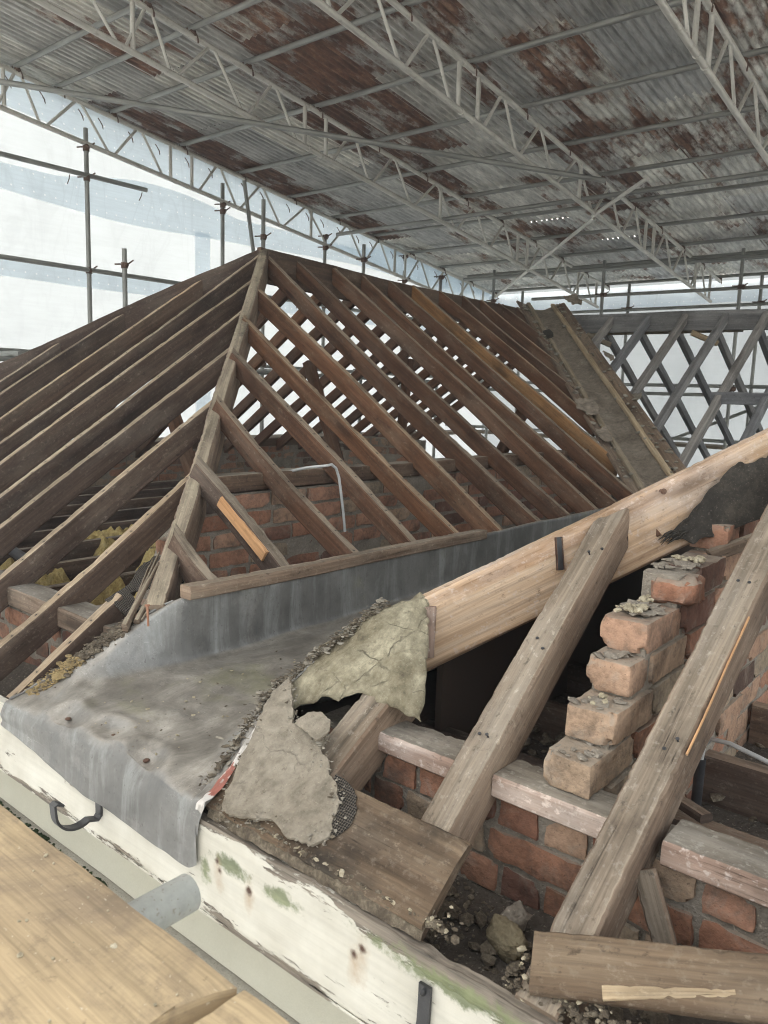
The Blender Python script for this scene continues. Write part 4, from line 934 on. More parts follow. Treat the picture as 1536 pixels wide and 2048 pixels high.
for q, dz in ((.20, -.015), (.30, -.10), (.40, -.02)):
    c = H0+(H1-H0)*q+hin*.026+V3((0, 0, dz)); mb = MB(); add_tube(mb, [c, c+hin*.016], .004, 7); add_tube(mb, [c+hin*.016, c+hin*.019], .008, 9); mb.build('nail', 'rust_iron', hipb)
RR = [(-1.115, 1.02, 1.40, 'short stub rafter under the stiff felt at the end of the pale hip'), (-.81, .985, 1.93, 'worn grey rafter rising across the pale hip, left of the stepped bricks'), (-.46, .995, 2.285, 'worn grey rafter in front of the stepped brick wall'), (-.10, .995, 2.66, 'worn grey rafter beyond the right edge of the photo')]
for i, (x, y0, y1, lb) in enumerate(RR):
    r_ = empty('front_rafter', lb, 'rafter', 'rafters of the right roof', loc=(x, y0, zfront(y0)))
    dx = (.012, -.02, .03, 0)[i]
    beam('timber', fr(x-dx, y0), fr(x+dx, y1), .075 if i else .085, .10 if i else .115, NF, ['grey_wood', 'grey_side'], parent=r_, seg=.010, wob=.005, chip=.005, ch=.005, cutA=(0, 1, .2), cutB=(1, -1, 0))
    if i == 2:
        mb = MB(); add_beam(mb, fr(x+.012, y0+.42, .0015)+V3((.020, 0, 0)), fr(x+.018, y0+.72, .0012)+V3((.022, 0, 0)), .0035, .006, NF, seg=.008, wob=.004, chip=.004, ch=.001); mb.build('split_edge', ['new_wood', 'new_wood'], r_)
    for k in range(8 if i else 2):
        yy = y0+.10+(y1-y0-.2)*(k//2)/3.2+.02*(k % 2)*((i+k)%3-1)+.05*nz((k//2, i, 0), 3.3)
        p = fr(x+(.012 if k % 2 else -.010)+.012*nz((k*2.2, i, 5), 1.7), yy, -.001); mb = MB(); b = p+NF*.004
        b = p+NF*(.003 if k % 3 else .010); add_tube(mb, [p-NF*.01, b], .002, 6); add_tube(mb, [b, b+NF*.0012], .0038, 9); mb.build('nail', 'iron', r_)
# left slope of the right roof, falling to the gutter behind the hip
for i, y in enumerate((2.05, 2.40, 2.75, 3.10, 3.45, 3.8, 4.15)):
    xt = min(.95, H0.x+(y-H0.y)*(H1.x-H0.x)/(H1.y-H0.y)-.03); xb = -1.17
    beam('right_rafter', (xb, y, H0.z+T*(xb-H0.x)-.02), (xt, y, H0.z+T*(xt-H0.x)-.02), .05, .09, NW, ['red_top', 'red_side'], 'rafter hidden behind the pale hip, %s from the front' % ORD[i], 'rafter', 'rafters behind the pale hip', seg=.1)
mb = MB(); nx, ny = 24, 30
for j in range(ny+1):
    for i in range(nx+1):
        y = 1.75+3.2*j/ny; xt = min(.98, H0.x+(y-H0.y)*(H1.x-H0.x)/(H1.y-H0.y)-.045); x = -1.19+(xt+1.19)*i/nx
        mb.v.append(V3((x, y, H0.z+T*(x-H0.x)-.012+.01*nz((x, y, 0), 5))))
for j in range(ny):
    for i in range(nx):
        a = j*(nx+1)+i; mb.face([a, a+1, a+nx+2, a+nx+1])
tag(mb.build('roofing_felt', 'felt_black'), 'dark roofing felt over the slope behind the pale hip', 'felt')
# wall plate, three lengths between the rafters
PLT = [(-1.075, -.85, 'limewashed wall plate length left of the first full right rafter'), (-.765, -.505, 'limewashed wall plate length with a split face between the two right rafters'), (-.42, 1.4, 'limewashed wall plate length at the right edge')]
for a, b, lb in PLT:
    beam('wall_plate', (a, 1.352, -.755), (b, 1.352, -.755), .105, .048, (0, 0, 1), ['plate_top', 'plate'], lb, 'wall plate', 'wall plates', seg=.012, wob=.004, chip=.008, ch=.005)
random.seed(41)
brick_wall('brick_wall', (-1.30, 1.325, -1.107), V3((1, 0, 0)), V3((0, -1, 0)), 2.75, 4, .076, .12, 'broken front brick wall under the limewashed wall plate', mo=.007, detail=(16, 4, 6), rough=.006, header_rows=(3, 1), joint=.011, rnd=.004)
# stepped brick wall running back from the plate
random.seed(7)
mb = MB(); uy = V3((0, 1, 0)); ux = V3((1, 0, 0)); uz = V3((0, 0, 1))
XW0, XW1 = -.675, -.575
def ystep(k): return [1.335, 1.415, 1.51, 1.575, 1.745, 2.10, 2.42, 2.6, 2.7, 2.8][k]
for r in range(-4, 7):
    z = -.758+.075*r
    y = ystep(r) if r >= 0 else 1.42+(.0 if r % 2 else .1)
    first_ = True
    while y < 3.6:
        l = .215 if not (first_ and r in (2, 5)) else .105
        if r == 0 and first_: l = .215
        wv = .10+random.uniform(-.004, .004)
        dx = random.uniform(-.006, .006)
        tn = brick_tone()
        if first_ and r >= 0: tn = ((.74, .70, .66, .62, .33, .5, .6)[r], 0, 0)
        if r == 4 and first_: add_brick(mb, (XW0+.03, y, z+.004), ux, uy, uz, wv*.95, .12, .06, (.33, 0, 0), .009, .014, (8, 8, 6)); l = .12
        else: add_brick(mb, (XW0+dx, y, z+.006), ux, uy, uz, wv, l-.008, .068, tn, .0024, .0030, (16, 26, 10) if y < 2.0 else (7, 9, 5), bite=5)
        first_ = False; y += l
# mortar beds, lumpy and a little inside the faces
for r in range(-4, 7):
    z = -.758+.075*r; y0 = (ystep(r) if r >= 0 else 1.42)+.012
    b0 = len(mb.v); nyy, nxx = 110, 6; Lm = 3.6-y0
    ring = [(XW0+.008, z-.004), (XW0+.03, z+.001), (XW0+.05, z+.069), (XW1-.05, z+.0705), (XW1-.03, z+.069), (XW1-.006, z+.06), (XW1-.009, z+.03), (XW1-.006, z-.004)]
    ring = [(XW0+.009, z-.006), (XW0+.009, z+.071), (XW1-.03, z+.073), (XW1-.008, z+.069), (XW1-.010, z+.035), (XW1-.007, z-.006)]
    K = len(ring)
    for j in range(nyy+1):
        for k in range(K):
            p = V3((ring[k][0], y0+Lm*j/nyy, ring[k][1])); mb.v.append(p+V3((nz(p, 30, 2)*.005, nz(p, 30, 5)*.004, nz(p, 30, 8)*.005)))
    for j in range(nyy):
        for k in range(K-1): a = b0+j*K+k; mb.face([a, a+1, a+K+1, a+K], None, 1, (0, 0, 0))
    mb.face([b0+k for k in range(K)], None, 1, (0, 0, 0))
# mortar smears on the steps
for (y, z, n_) in ((1.46, -.606, 10), (1.56, -.53, 14), (1.66, -.452, 50), (1.84, -.38, 22), (1.38, -.68, 10)):
    for k in range(n_):
        add_lump(mb, (random.uniform(XW0+.01, XW1-.01), y+random.uniform(-.04, .06), z+.0), random.uniform(.004, .013), 1, .5, (1.5, 1.2, .45), mi=1, col=(0, 0, 0))
tag(mb.build('brick_wall', ['brick', 'mortar']), 'stepped brick wall climbing away between the two right rafters', 'brick wall')
# white crumbs lying on the steps
mb = MB(); random.seed(77)
for (y, z, n_, x0, x1) in ((1.63, -.448, 42, -.66, -.61), (1.93, -.378, 30, -.655, -.585), (1.45, -.600, 6, -.65, -.6), (1.74, -.448, 16, -.66, -.62)):
    for k in range(n_): add_lump(mb, (random.uniform(x0, x1), y+random.uniform(-.03, .03), z+random.uniform(0, .008)), random.uniform(.003, .0085), 1, .5, (1.2, 1, .7))
o = mb.build('mortar_crumbs', 'crumb'); tag(o, 'pale mortar crumbs lying on the stepped bricks', 'crumbs', kind='stuff')
# joists beyond the stepped wall and below the hip
for i, y in enumerate((1.68, 2.05, 2.50, 2.95, 3.4)):
    beam('floor_joist', (-.57, y, -.90), (1.5, y+.02, -.90), .055, .13, (0, 0, 1), ['grey_side', 'raft_side'], 'dark joist right of the stepped wall, %s from the front' % ORD[i], 'joist', 'joists right of the stepped wall', seg=.04, wob=.006)
for i, y in enumerate((1.72, 2.10, 2.5)):
    beam('floor_joist', (-1.75, y, -.92), (-.69, y, -.92), .055, .12, (0, 0, 1), ['raft_side', 'raft_side'], 'dark joist left of the stepped wall under the pale hip, %s from the front' % ORD[i], 'joist', 'joists left of the stepped wall', seg=.05)
beam('loose_batten', (-.57, 1.70, -.855), (-.44, 1.63, -.85), .035, .02, (0, 0, 1), ['grey_side', 'raft_side'], 'short loose batten lying beside the stepped wall', 'batten', seg=.02)
tube('grey_cable', [(-.545, 1.92, -.88), (-.54, 1.915, -.83), (-.52, 1.90, -.80), (-.47, 1.87, -.785), (-.40, 1.84, -.785), (-.25, 1.80, -.80), (.1, 1.78, -.82)], .0055, 'cable', 'grey cable arching out of a duct right of the stepped wall', 'cable')
tube('cable_duct', [(-.548, 1.925, -1.0), (-.546, 1.922, -.865)], .013, 'iron', 'black duct stub from which the grey cable comes', 'duct')
random.seed(19)
mb = MB()
for k in range(90):
    add_lump(mb, (random.uniform(-.55, .4), random.uniform(1.5, 2.9), -1.0+random.uniform(0, .02)), random.uniform(.006, .02), 1, .5, (1.4, 1, .6))
for k in range(120):
    add_lump(mb, (random.uniform(-1.2, -.68), random.uniform(1.45, 2.3), -1.0+random.uniform(0, .02)), random.uniform(.005, .02), 1, .5, (1.4, 1, .6))
tag(mb.build('floor_rubble', 'debris'), 'broken bits of mortar and brick on the right attic floor', 'rubble', kind='stuff')

# ================================================================== LEAD GUTTER
NET = [
 [(-2.20,.966,-.975),(-2.06,.966,-.995),(-1.95,.966,-1.01),(-1.81,.966,-1.025),(-1.67,.966,-1.030),(-1.50,.966,-1.033),(-1.385,.966,-1.037),(-1.318,.966,-1.040),(-1.290,.967,-1.022)],
 [(-2.195,.969,-.963),(-2.065,.969,-.968),(-1.955,.969,-.975),(-1.80,.969,-.975),(-1.65,.969,-.975),(-1.50,.968,-.978),(-1.39,.968,-.98),(-1.325,.967,-.985),(-1.292,.967,-.975)],
 [(-2.19,.962,-.940),(-2.065,.962,-.932),(-1.965,.964,-.928),(-1.79,.974,-.920),(-1.64,.974,-.915),(-1.50,.973,-.925),(-1.40,.972,-.93),(-1.33,.970,-.935),(-1.296,.970,-.93)],
 [(-2.185,.978,-.904),(-2.05,.980,-.903),(-1.97,.985,-.895),(-1.78,1.0,-.882),(-1.62,1.0,-.874),(-1.50,.996,-.884),(-1.40,.990,-.890),(-1.335,.985,-.895),(-1.298,.985,-.902)],
 [(-2.175,1.03,-.888),(-2.05,1.03,-.884),(-1.985,1.03,-.876),(-1.80,1.035,-.868),(-1.64,1.035,-.866),(-1.51,1.035,-.870),(-1.405,1.03,-.874),(-1.338,1.02,-.880),(-1.305,1.02,-.893)],
 [(-2.15,1.09,-.858),(-2.06,1.085,-.858),(-1.99,1.075,-.853),(-1.82,1.09,-.857),(-1.66,1.09,-.858),(-1.53,1.09,-.860),(-1.43,1.09,-.862),(-1.345,1.085,-.852),(-1.318,1.085,-.858)],
 [(-2.11,1.20,-.783),(-2.035,1.19,-.788),(-1.965,1.20,-.842),(-1.82,1.20,-.848),(-1.67,1.20,-.850),(-1.55,1.20,-.852),(-1.46,1.20,-.852),(-1.366,1.19,-.785),(-1.34,1.19,-.790)],
 [(-2.05,1.31,-.712),(-1.99,1.30,-.706),(-1.935,1.31,-.832),(-1.80,1.32,-.840),(-1.68,1.32,-.842),(-1.55,1.32,-.842),(-1.46,1.32,-.84),(-1.358,1.30,-.715),(-1.33,1.30,-.715)],
 [(-1.96,1.42,-.640),(-1.93,1.40,-.642),(-1.912,1.42,-.826),(-1.79,1.42,-.832),(-1.67,1.42,-.834),(-1.53,1.42,-.834),(-1.42,1.42,-.83),(-1.31,1.42,-.635),(-1.28,1.42,-.632)],
 [(-1.94,1.55,-.630),(-1.912,1.55,-.634),(-1.908,1.55,-.822),(-1.78,1.55,-.828),(-1.65,1.55,-.829),(-1.50,1.55,-.828),(-1.37,1.55,-.825),(-1.22,1.58,-.60),(-1.19,1.58,-.60)],
 [(-1.935,1.80,-.630),(-1.908,1.80,-.633),(-1.904,1.80,-.820),(-1.77,1.80,-.824),(-1.62,1.80,-.825),(-1.46,1.80,-.824),(-1.32,1.80,-.82),(-1.215,1.80,-.60),(-1.18,1.80,-.60)],
 [(-1.935,2.30,-.630),(-1.908,2.30,-.633),(-1.904,2.30,-.816),(-1.77,2.30,-.818),(-1.62,2.30,-.818),(-1.46,2.30,-.818),(-1.30,2.30,-.814),(-1.215,2.30,-.60),(-1.18,2.30,-.60)],
 [(-1.935,3.20,-.630),(-1.906,3.20,-.633),(-1.902,3.20,-.80),(-1.77,3.20,-.80),(-1.62,3.20,-.80),(-1.46,3.20,-.80),(-1.30,3.20,-.80),(-1.215,3.20,-.60),(-1.18,3.20,-.60)],
 [(-1.935,5.40,-.630),(-1.906,5.40,-.633),(-1.902,5.40,-.77),(-1.77,5.40,-.77),(-1.62,5.40,-.77),(-1.46,5.40,-.77),(-1.30,5.40,-.77),(-1.215,5.40,-.60),(-1.18,5.40,-.60)]]
NET = [[V3(p) for p in r] for r in NET]
def cr(p0, p1, p2, p3, t, ten=.5):
    m1 = (p2-p0)*ten*.7; m2 = (p3-p1)*ten*.7
    t2, t3 = t*t, t*t*t
    return p1*(2*t3-3*t2+1)+m1*(t3-2*t2+t)+p2*(3*t2-2*t3)+m2*(t3-t2)
def gutter_pt(r, c):
    nr, nc = len(NET), len(NET[0]); i = min(int(r), nr-2); j = min(int(c), nc-2); a, b = r-i, c-j
    rows = []
    for q in (-1, 0, 1, 2):
        k = min(max(i+q, 0), nr-1); row = NET[k]
        rows.append(cr(row[max(j-1, 0)], row[j], row[j+1], row[min(j+2, nc-1)], b))
    return cr(*rows, a)
mb = MB(); RS = [10, 10, 10, 12, 12, 14, 14, 14, 14, 14, 20, 20, 20]; CS = 14
rr = []
for i, n_ in enumerate(RS): rr += [i+k/n_ for k in range(n_)]
rr.append(len(RS)); nc = 8*CS
LNAIL = [(-1.899, 1.007), (-1.72, 1.03), (-1.545, 1.012)]
for r in rr:
    for k in range(nc+1):
        c = k/CS; p = gutter_pt(r, c)
        front = max(0, 1-abs(p.y-1.04)/.16)
        flat = 1-abs(c-4)/4
        dz = .006*nz(p, 5)+.003*nz(p, 17)
        w_ = front*flat
        dz += w_*(.020*nz((p.x*1.0, p.y*1.6, 0), 7.5, 4)+.010*nz((p.x, p.y, 0), 21, 2))
        for (qx, qy) in LNAIL:
            d2 = ((p.x-qx)/.045)**2+((p.y-qy)/.03)**2
            if r > 2.2: dz -= .012*math.exp(-d2); dz += .007*math.exp(-((math.sqrt(d2)-1.7)/.6)**2)
        dy = 0
        if r < 3: dy = -.010*abs(nz((p.x, 0, p.z*.8), 3.2, 7))-.002*nz((p.x*1.0, 0, p.z*1.2), 11, 2); dz *= .5
        if r < .01: dz += .008*nz((p.x, 0, 0), 16, 8)
        ds = .006*nz((0, p.y, p.z), 7, 3) if 1.0 < c < 2.2 else 0
        mb.v.append(p+V3((ds, dy, dz)))
for j in range(len(rr)-1):
    for i in range(nc):
        a = j*(nc+1)+i; mb.face([a, a+1, a+nc+2, a+nc+1])
def _gl(t): return gutter_pt(.6+7.2*t, .12)
gut = empty('lead_gutter', 'dull grey lead box gutter between the two roofs, its apron dressed down over the fascia', 'lead gutter', loc=(-1.6, .97, -.9))
mb.build('lead_sheet', 'lead', gut, ang=70)
for (qx, qy) in LNAIL:
    m2 = MB(); add_lump(m2, (qx, qy, -.884), .0085, 2, .1, (1, 1, .5)); m2.build('nail_head', 'rust_iron', gut)
mb = MB(); add_tube(mb, [_gl(.36+.64*k/40)+V3((-.003, -.003, .002+.005*nz(_gl(k/40), 18))) for k in range(41)], [.004+.003*nz((k, 0, 0), .31) for k in range(41)], 8); mb.build('rolled_edge', 'lead', gut)
# folded lead edge along the right side with red and white paint
mb = MB(); n_ = 40
for j in range(n_+1):
    t_ = j/n_; q = gutter_pt(1.2+6.2*t_, 7.6); wd = .030*math.sin(math.pi*min(1, t_*1.05+.12))+.006
    for k in range(5):
        u = k/4-.35
        mb.v.append(q+V3((wd*u*1.2, 0, .012+wd*.55*(1-(2*k/4-1)**2)*.4+.004*nz(q, 25))))
for j in range(n_):
    for k in range(4): a = j*5+k; mb.face([a, a+1, a+6, a+5])
mb.build('folded_edge', 'lead', gut)
g = G('flaking red and white paint'); o_ = g.obj(); nn_ = g.noise(g.mp(o_, (18, 9, 18)), 1, 5, .6)
pc = g.ramp(nn_, [(.40, (.36, .34, .31)), (.47, (.60, .57, .53)), (.53, (.55, .50, .46)), (.56, (.34, .13, .10)), (.64, (.27, .10, .075)), (.68, (.40, .37, .33))]); M['redwhite'] = g.bsdf(pc, .6, g.bump(nn_, .3, .002))
mb = MB(); n_ = 30
for j in range(n_+1):
    t_ = j/n_; q = gutter_pt(2.3+3.6*t_, 7.85)+V3((.016, -.006, .026-.012*t_)); wd = .012+.006*nz((t_, 0, 0), 6)
    for k in range(3): mb.v.append(q+V3((wd*(k-1), -.002*k, .004*(1-abs(k-1)))))
for j in range(n_):
    for k in range(2): a = j*3+k; mb.face([a, a+1, a+4, a+3])
mb.build('painted_edge', 'redwhite', gut)
# gutter side boards under the lead, bearer batten on the upstand
mb = MB(); box(mb, (-1.975, 1.44, -1.02), (-1.945, 5.4, -.66)); box(mb, (-1.195, 1.70, -1.02), (-1.175, 5.4, -.64)); box(mb, (-1.9, 1.05, -.925), (-1.25, 5.4, -.905))
tag(mb.build('gutter_board', 'ridge', smooth=False), 'hidden timber bed boards that carry the lead gutter', 'board')
beam('gutter_batten', (-1.918, 1.40, -.590), (-1.922, 3.05, -.606), .052, .042, (0, 0, 1), ['grey_wood', 'grey_side'], 'long brown batten lying on the edge of the lead gutter at the rafter feet', 'batten', seg=.02, wob=.006, chip=.008)
m2 = MB(); random.seed(88)
for k in range(70):
    q = gutter_pt(random.uniform(3.2, 9.5), random.uniform(2.6, 5.6)); add_lump(m2, q+V3((0, 0, .004)), random.choice((.0015, .002, .003, .004)), 1, .6, (1.6, 1, .6), mi=0 if random.random() < .6 else 1)
tag(m2.build('gutter_bits', ['crumb', 'debris']), 'small crumbs of mortar lying on the sole of the lead gutter', 'crumbs', kind='stuff')
# crumbling bedding left of the lead
mb = MB(); random.seed(23)
for k in range(1500):
    t_ = random.random(); y = 1.03+.28*t_; x = -2.155+.10*t_+random.gauss(0, .016)
    add_lump(mb, (x, y, zfront(y)+random.uniform(.0, .010)), random.choice((.002, .003, .004, .006, .008)), 1, .6, (1.5, 1.3, .5), mi=0 if (t_ < .45 and random.random() < .8) else 1)
tag(mb.build('bedding_mortar', ['dirt_yellow', 'debris']), 'yellow brown crumbling bedding along the left edge of the lead gutter', 'bedding', kind='stuff')
# black felt scrap by the hip foot
sheet_patch('felt_scrap', [(0, 0), (.11, .01), (.12, .065), (.02, .07)], (V3((-2.262, 1.335, -.688)), V3((.93, .10, -.38)).normalized(), V3((.05, .83, .56)).normalized()), 'hessian', 'small black mesh felt scrap between hip foot and lowest jack rafter', 'felt', amp=.012, edge=.003, thick=.012, freq=12)
sheet_patch('felt_scrap', [(0, 0), (.20, .02), (.22, .13), (.08, .15)], (V3((-2.30, 1.42, -.70)), V3((.8, .6, .15)).normalized(), V3((-.35, .45, .62)).normalized()), 'hessian', 'grey dusty felt piece behind the rotten hip foot', 'felt', amp=.03, edge=.01, sd_=3, freq=6)

# ================================================================== EAVES
fa = empty('fascia_board', 'white fascia board with peeling paint, moss patches and rust marks along the eaves', 'fascia board', loc=(-2, 1, -.918))
mb = MB(); nx, nzz = 620, 16; xa, xb = -7.0, 1.6; xs = []
x = xa
while x < xb: xs.append(x); x += .03 if x < -3 or x > .3 else .0065
for i, x in enumerate(xs):
    rot = max(0, min(1, (x+1.0)/.6))
    tt = -.918-.002+.006*noise.noise(Vector((x*7, 0, 1)))+rot*(-.006-.014*abs(noise.noise(Vector((x*13, 0, 6)))))
    bb = -1.131+.004*noise.noise(Vector((x*9, 0, 2)))-.004*noise.noise(Vector((x*40, 0, 2)))
    for k in range(nzz+1):
        t_ = k/nzz; z = bb+(tt-bb)*t_
        y = .9745+.0022*noise.noise(Vector((x*5, z*18, 3)))+.001*noise.noise(Vector((x*30, z*60, 4)))+(.004 if k in (0, nzz) else 0)
        if z > -.96: y += rot*.010*max(0, noise.noise(Vector((x*22, z*30, 9))))
        mb.v.append(V3((x, y, z)))
    for k in range(3): mb.v.append(V3((x, (.984, .992, 1.0)[k], tt-.001+rot*(.004*noise.noise(Vector((x*30, k, 2)))) )))
    mb.v.append(V3((x, 1.0, bb))); mb.v.append(V3((x, .98, bb-.001)))
K = nzz+1+5
for i in range(len(xs)-1):
    for k in range(K): a = i*K+k; b = i*K+(k+1) % K; mb.face([a, a+K, b+K, b])
mb.build('board', 'fascia', fa)
mb = MB(); add_beam(mb, (-7.0, .983, -1.128), (1.6, .983, -1.128), .013, .012, (0, 0, 1), seg=.012, wob=.003, chip=.010, ch=.002); mb.build('bottom_bead', ['fascia', 'fascia'], fa)
# gutter brackets
def strap(mb, pts, ax, w, th=.004):
    b = len(mb.v); pts = [V3(p) for p in pts]; n_ = len(pts); ax = V3(ax)
    for j, p in enumerate(pts):
        t_ = (pts[min(j+1, n_-1)]-pts[max(j-1, 0)]).normalized(); m_ = ax.cross(t_).normalized()
        for sx, sy in ((-1, -1), (1, -1), (1, 1), (-1, 1)): mb.v.append(p+ax*sx*w/2+m_*sy*th/2)
    for j in range(n_-1):
        for k in range(4): a = b+j*4+k; c = b+j*4+(k+1) % 4; mb.face([a, c, c+4, a+4])
    mb.face([b, b+1, b+2, b+3][::-1]); mb.face([b+(n_-1)*4+k for k in range(4)])
mb = MB(); pts = [(-1.69, .968, -1.005), (-1.69, .970, -1.03), (-1.69, .970, -1.060), (-1.69, .962, -1.069)]
for k in range(13):
    a = R(-62-k*9.5); pts.append((-1.69, .911+.057*math.cos(a)*1.0, -1.012+.056*math.sin(a)))
pts += [(-1.69, .853, -1.000), (-1.69, .852, -.990), (-1.69, .858, -.987), (-1.69, .874, -.996)]
strap(mb, pts, (1, 0, 0), .024, .006); tag(mb.build('gutter_bracket', 'iron', ang=25), 'black iron gutter bracket hooking out from under the lead apron', 'gutter bracket', 'iron gutter brackets')
mb = MB(); pts = [(-.676, .968, -.972), (-.676, .968, -1.0), (-.678, .969, -1.045), (-.68, .965, -1.072)]
for k in range(12): a = R(-40-k*11); pts.append((-.68, .905+.062*math.cos(a), -1.035+.062*math.sin(a)))
strap(mb, pts, (1, 0, 0), .024, .006); add_lump(mb, (-.676, .962, -.982), .007, 2, .1, (1, .5, 1)); tag(mb.build('gutter_bracket', 'iron', ang=25), 'black iron gutter bracket screwed to the white fascia at the bottom of the photo', 'gutter bracket', 'iron gutter brackets')
# eaves boards
def fs(x, s, up=0): return V3((x, 1+s*math.cos(R(34)), ZE+s*math.sin(R(34))))+NF*up
beam('eaves_board', fs(-1.30, .092, .022), fs(-.708, .092, .022), .172, .020, NF, ['board', 'board'], 'wide stained eaves board above the fascia, half under torn felt', 'eaves board', 'eaves boards', seg=.015, wob=.004, chip=.007, ch=.003)
beam('eaves_board', fs(-.515, .046, .024), fs(.40, .39, .024), .092, .020, NF, ['board', 'board'], 'loose eaves board lying askew at the bottom right corner', 'eaves board', 'eaves boards', seg=.012, wob=.004, chip=.007, ch=.003)
# torn felt over it
PL = (fs(0, 0, .030), V3((1, 0, 0)), V3((0, math.cos(R(34)), math.sin(R(34)))))
K_ = 1/math.cos(R(34))
def outl(l): return [(x, (y-1)*K_) for x, y in l]
FO = outl([(-1.242, 1.014), (-1.22, 1.006), (-1.15, 1.022), (-1.11, 1.036), (-1.05, 1.022), (-.992, 1.030), (-.972, 1.055), (-.985, 1.09), (-.998, 1.115), (-1.018, 1.13), (-1.045, 1.147), (-1.085, 1.165), (-1.12, 1.187), (-1.135, 1.215), (-1.15, 1.224), (-1.20, 1.217), (-1.228, 1.213), (-1.27, 1.24), (-1.30, 1.27), (-1.335, 1.295), (-1.352, 1.25), (-1.322, 1.18), (-1.290, 1.10), (-1.262, 1.05)])
sheet_patch('torn_felt', FO, PL, 'felt_grey', 'stiff grey torn felt lying over the eaves board right of the lead gutter', 'felt', amp=.009, edge=.008, thick=.008, sd_=2, freq=7, ripple=lambda x, y: .010*max(0, (.06-y)/.06)+.012*math.sin(x*19+y*7)*max(0, y))
sheet_patch('torn_felt', outl([(-1.21, 1.205), (-1.17, 1.195), (-1.13, 1.19), (-1.115, 1.215), (-1.13, 1.235), (-1.17, 1.245), (-1.205, 1.235)]), (fs(0, 0, .050), PL[1], PL[2]), 'felt_grey', 'small curled tongue of felt beside the stub rafter', 'felt', amp=.012, edge=.005, thick=.004, sd_=7, freq=12)
sheet_patch('hessian_backing', outl([(-1.03, 1.05), (-.965, 1.052), (-.945, 1.085), (-.955, 1.12), (-.985, 1.145), (-1.05, 1.155)]), (fs(0, 0, .0255), PL[1], PL[2]), 'hessian', 'dark woven backing showing beyond the torn felt edge', 'felt', amp=.0015, edge=.006, thick=.002, sd_=12)
# stiff felt draped over the end of the pale hip
def loft(name, rows, mat, label, cat, n=26, m=26, thick=.005, amp=.006, sd_=0, rag=.01, parent=None):
    mb = MB()
    top, bot = [[V3(p) for p in r] for r in (rows[0], rows[-1])]; mid = [V3(p) for p in rows[1]]
    def ev(c, t):
        k = t*(len(c)-1); i = min(int(k), len(c)-2); f = k-i
        return cr(c[max(i-1, 0)], c[i], c[i+1], c[min(i+2, len(c)-1)], f)
    P = []
    for j in range(m+1):
        v = j/m
        for i in range(n+1):
            u = i/n; a, b, c = ev(top, u), ev(mid, u), ev(bot, u)
            p = a*(1-v)*(1-2*v)+b*4*v*(1-v)+c*v*(2*v-1)
            e = max(0, 1-min(u, 1-u, v, 1-v)*12)
            p = p+V3((nz(p, 9, sd_), nz(p, 9, sd_+3), nz(p, 9, sd_+6)))*amp+V3((nz(p, 34, sd_), nz(p, 34, sd_+3), nz(p, 34, sd_+6)))*(amp*.35+rag*e)
            P.append(p)
    k0 = len(P); mb.v = P+[p+V3((.3, .3, -.9)).normalized()*thick for p in P]
    idx = lambda i, j: j*(n+1)+i
    for j in range(m):
        for i in range(n):
            q = [idx(i, j), idx(i, j+1), idx(i+1, j+1), idx(i+1, j)]; mb.face(q); mb.face([x+k0 for x in q][::-1])
    ring = [idx(i, 0) for i in range(n)]+[idx(n, j) for j in range(m)]+[idx(i, m) for i in range(n, 0, -1)]+[idx(0, j) for j in range(m, 0, -1)]
    for a, b in zip(ring, ring[1:]+ring[:1]): mb.face([a, b, b+k0, a+k0])
    o = mb.build(name, mat, parent, ang=60)
    if label: tag(o, label, cat)
    return o
loft('stiff_felt', [[(-1.392, 1.225, -.762), (-1.355, 1.35, -.675), (-1.31, 1.46, -.595), (-1.25, 1.535, -.545), (-1.195, 1.60, -.508)],
                    [(-1.350, 1.235, -.762), (-1.30, 1.315, -.69), (-1.235, 1.375, -.635), (-1.16, 1.44, -.585), (-1.115, 1.535, -.565)],
                    [(-1.315, 1.245, -.758), (-1.235, 1.285, -.715), (-1.14, 1.322, -.690), (-1.04, 1.33, -.700), (-.985, 1.345, -.715)]],
     'felt_lime', 'stiff lime stained felt draped from the end of the pale hip', 'felt', 40, 34, .006, .009, 3)
mb = MB(); random.seed(29)
for k in range(1500):
    t_ = random.random(); a = V3((-1.385, 1.23, -.765)).lerp(V3((-1.25, 1.535, -.545)), t_) if random.random() < .7 else V3((-1.375, 1.25, -.75)).lerp(V3((-1.33, 1.03, -.89)), random.random())
    add_lump(mb, a+V3((random.gauss(0, .010), random.gauss(0, .010), random.uniform(.004, .02))), random.choice((.0015, .002, .002, .003, .006)), 1, .8, (2.0, 1, .45), mi=0 if random.random() < .6 else 1)
for k in range(420):
    q = FO[random.randrange(len(FO))]; q2 = FO[(FO.index(q)+1) % len(FO)]; t_ = random.random(); x = q[0]*(1-t_)+q2[0]*t_+random.gauss(0, .010); sv = q[1]*(1-t_)+q2[1]*t_+random.gauss(0, .010)
    add_lump(mb, fs(x, sv, .026+random.uniform(-.002, .010)), random.choice((.001, .0015, .002, .0035)), 1, .7, (1.9, 1, .5), mi=random.choice((0, 1, 1)))
tag(mb.build('edge_crumbs', ['debris', 'plaster']), 'crumbling dark bits along the right edge of the lead gutter', 'crumbs', kind='stuff')
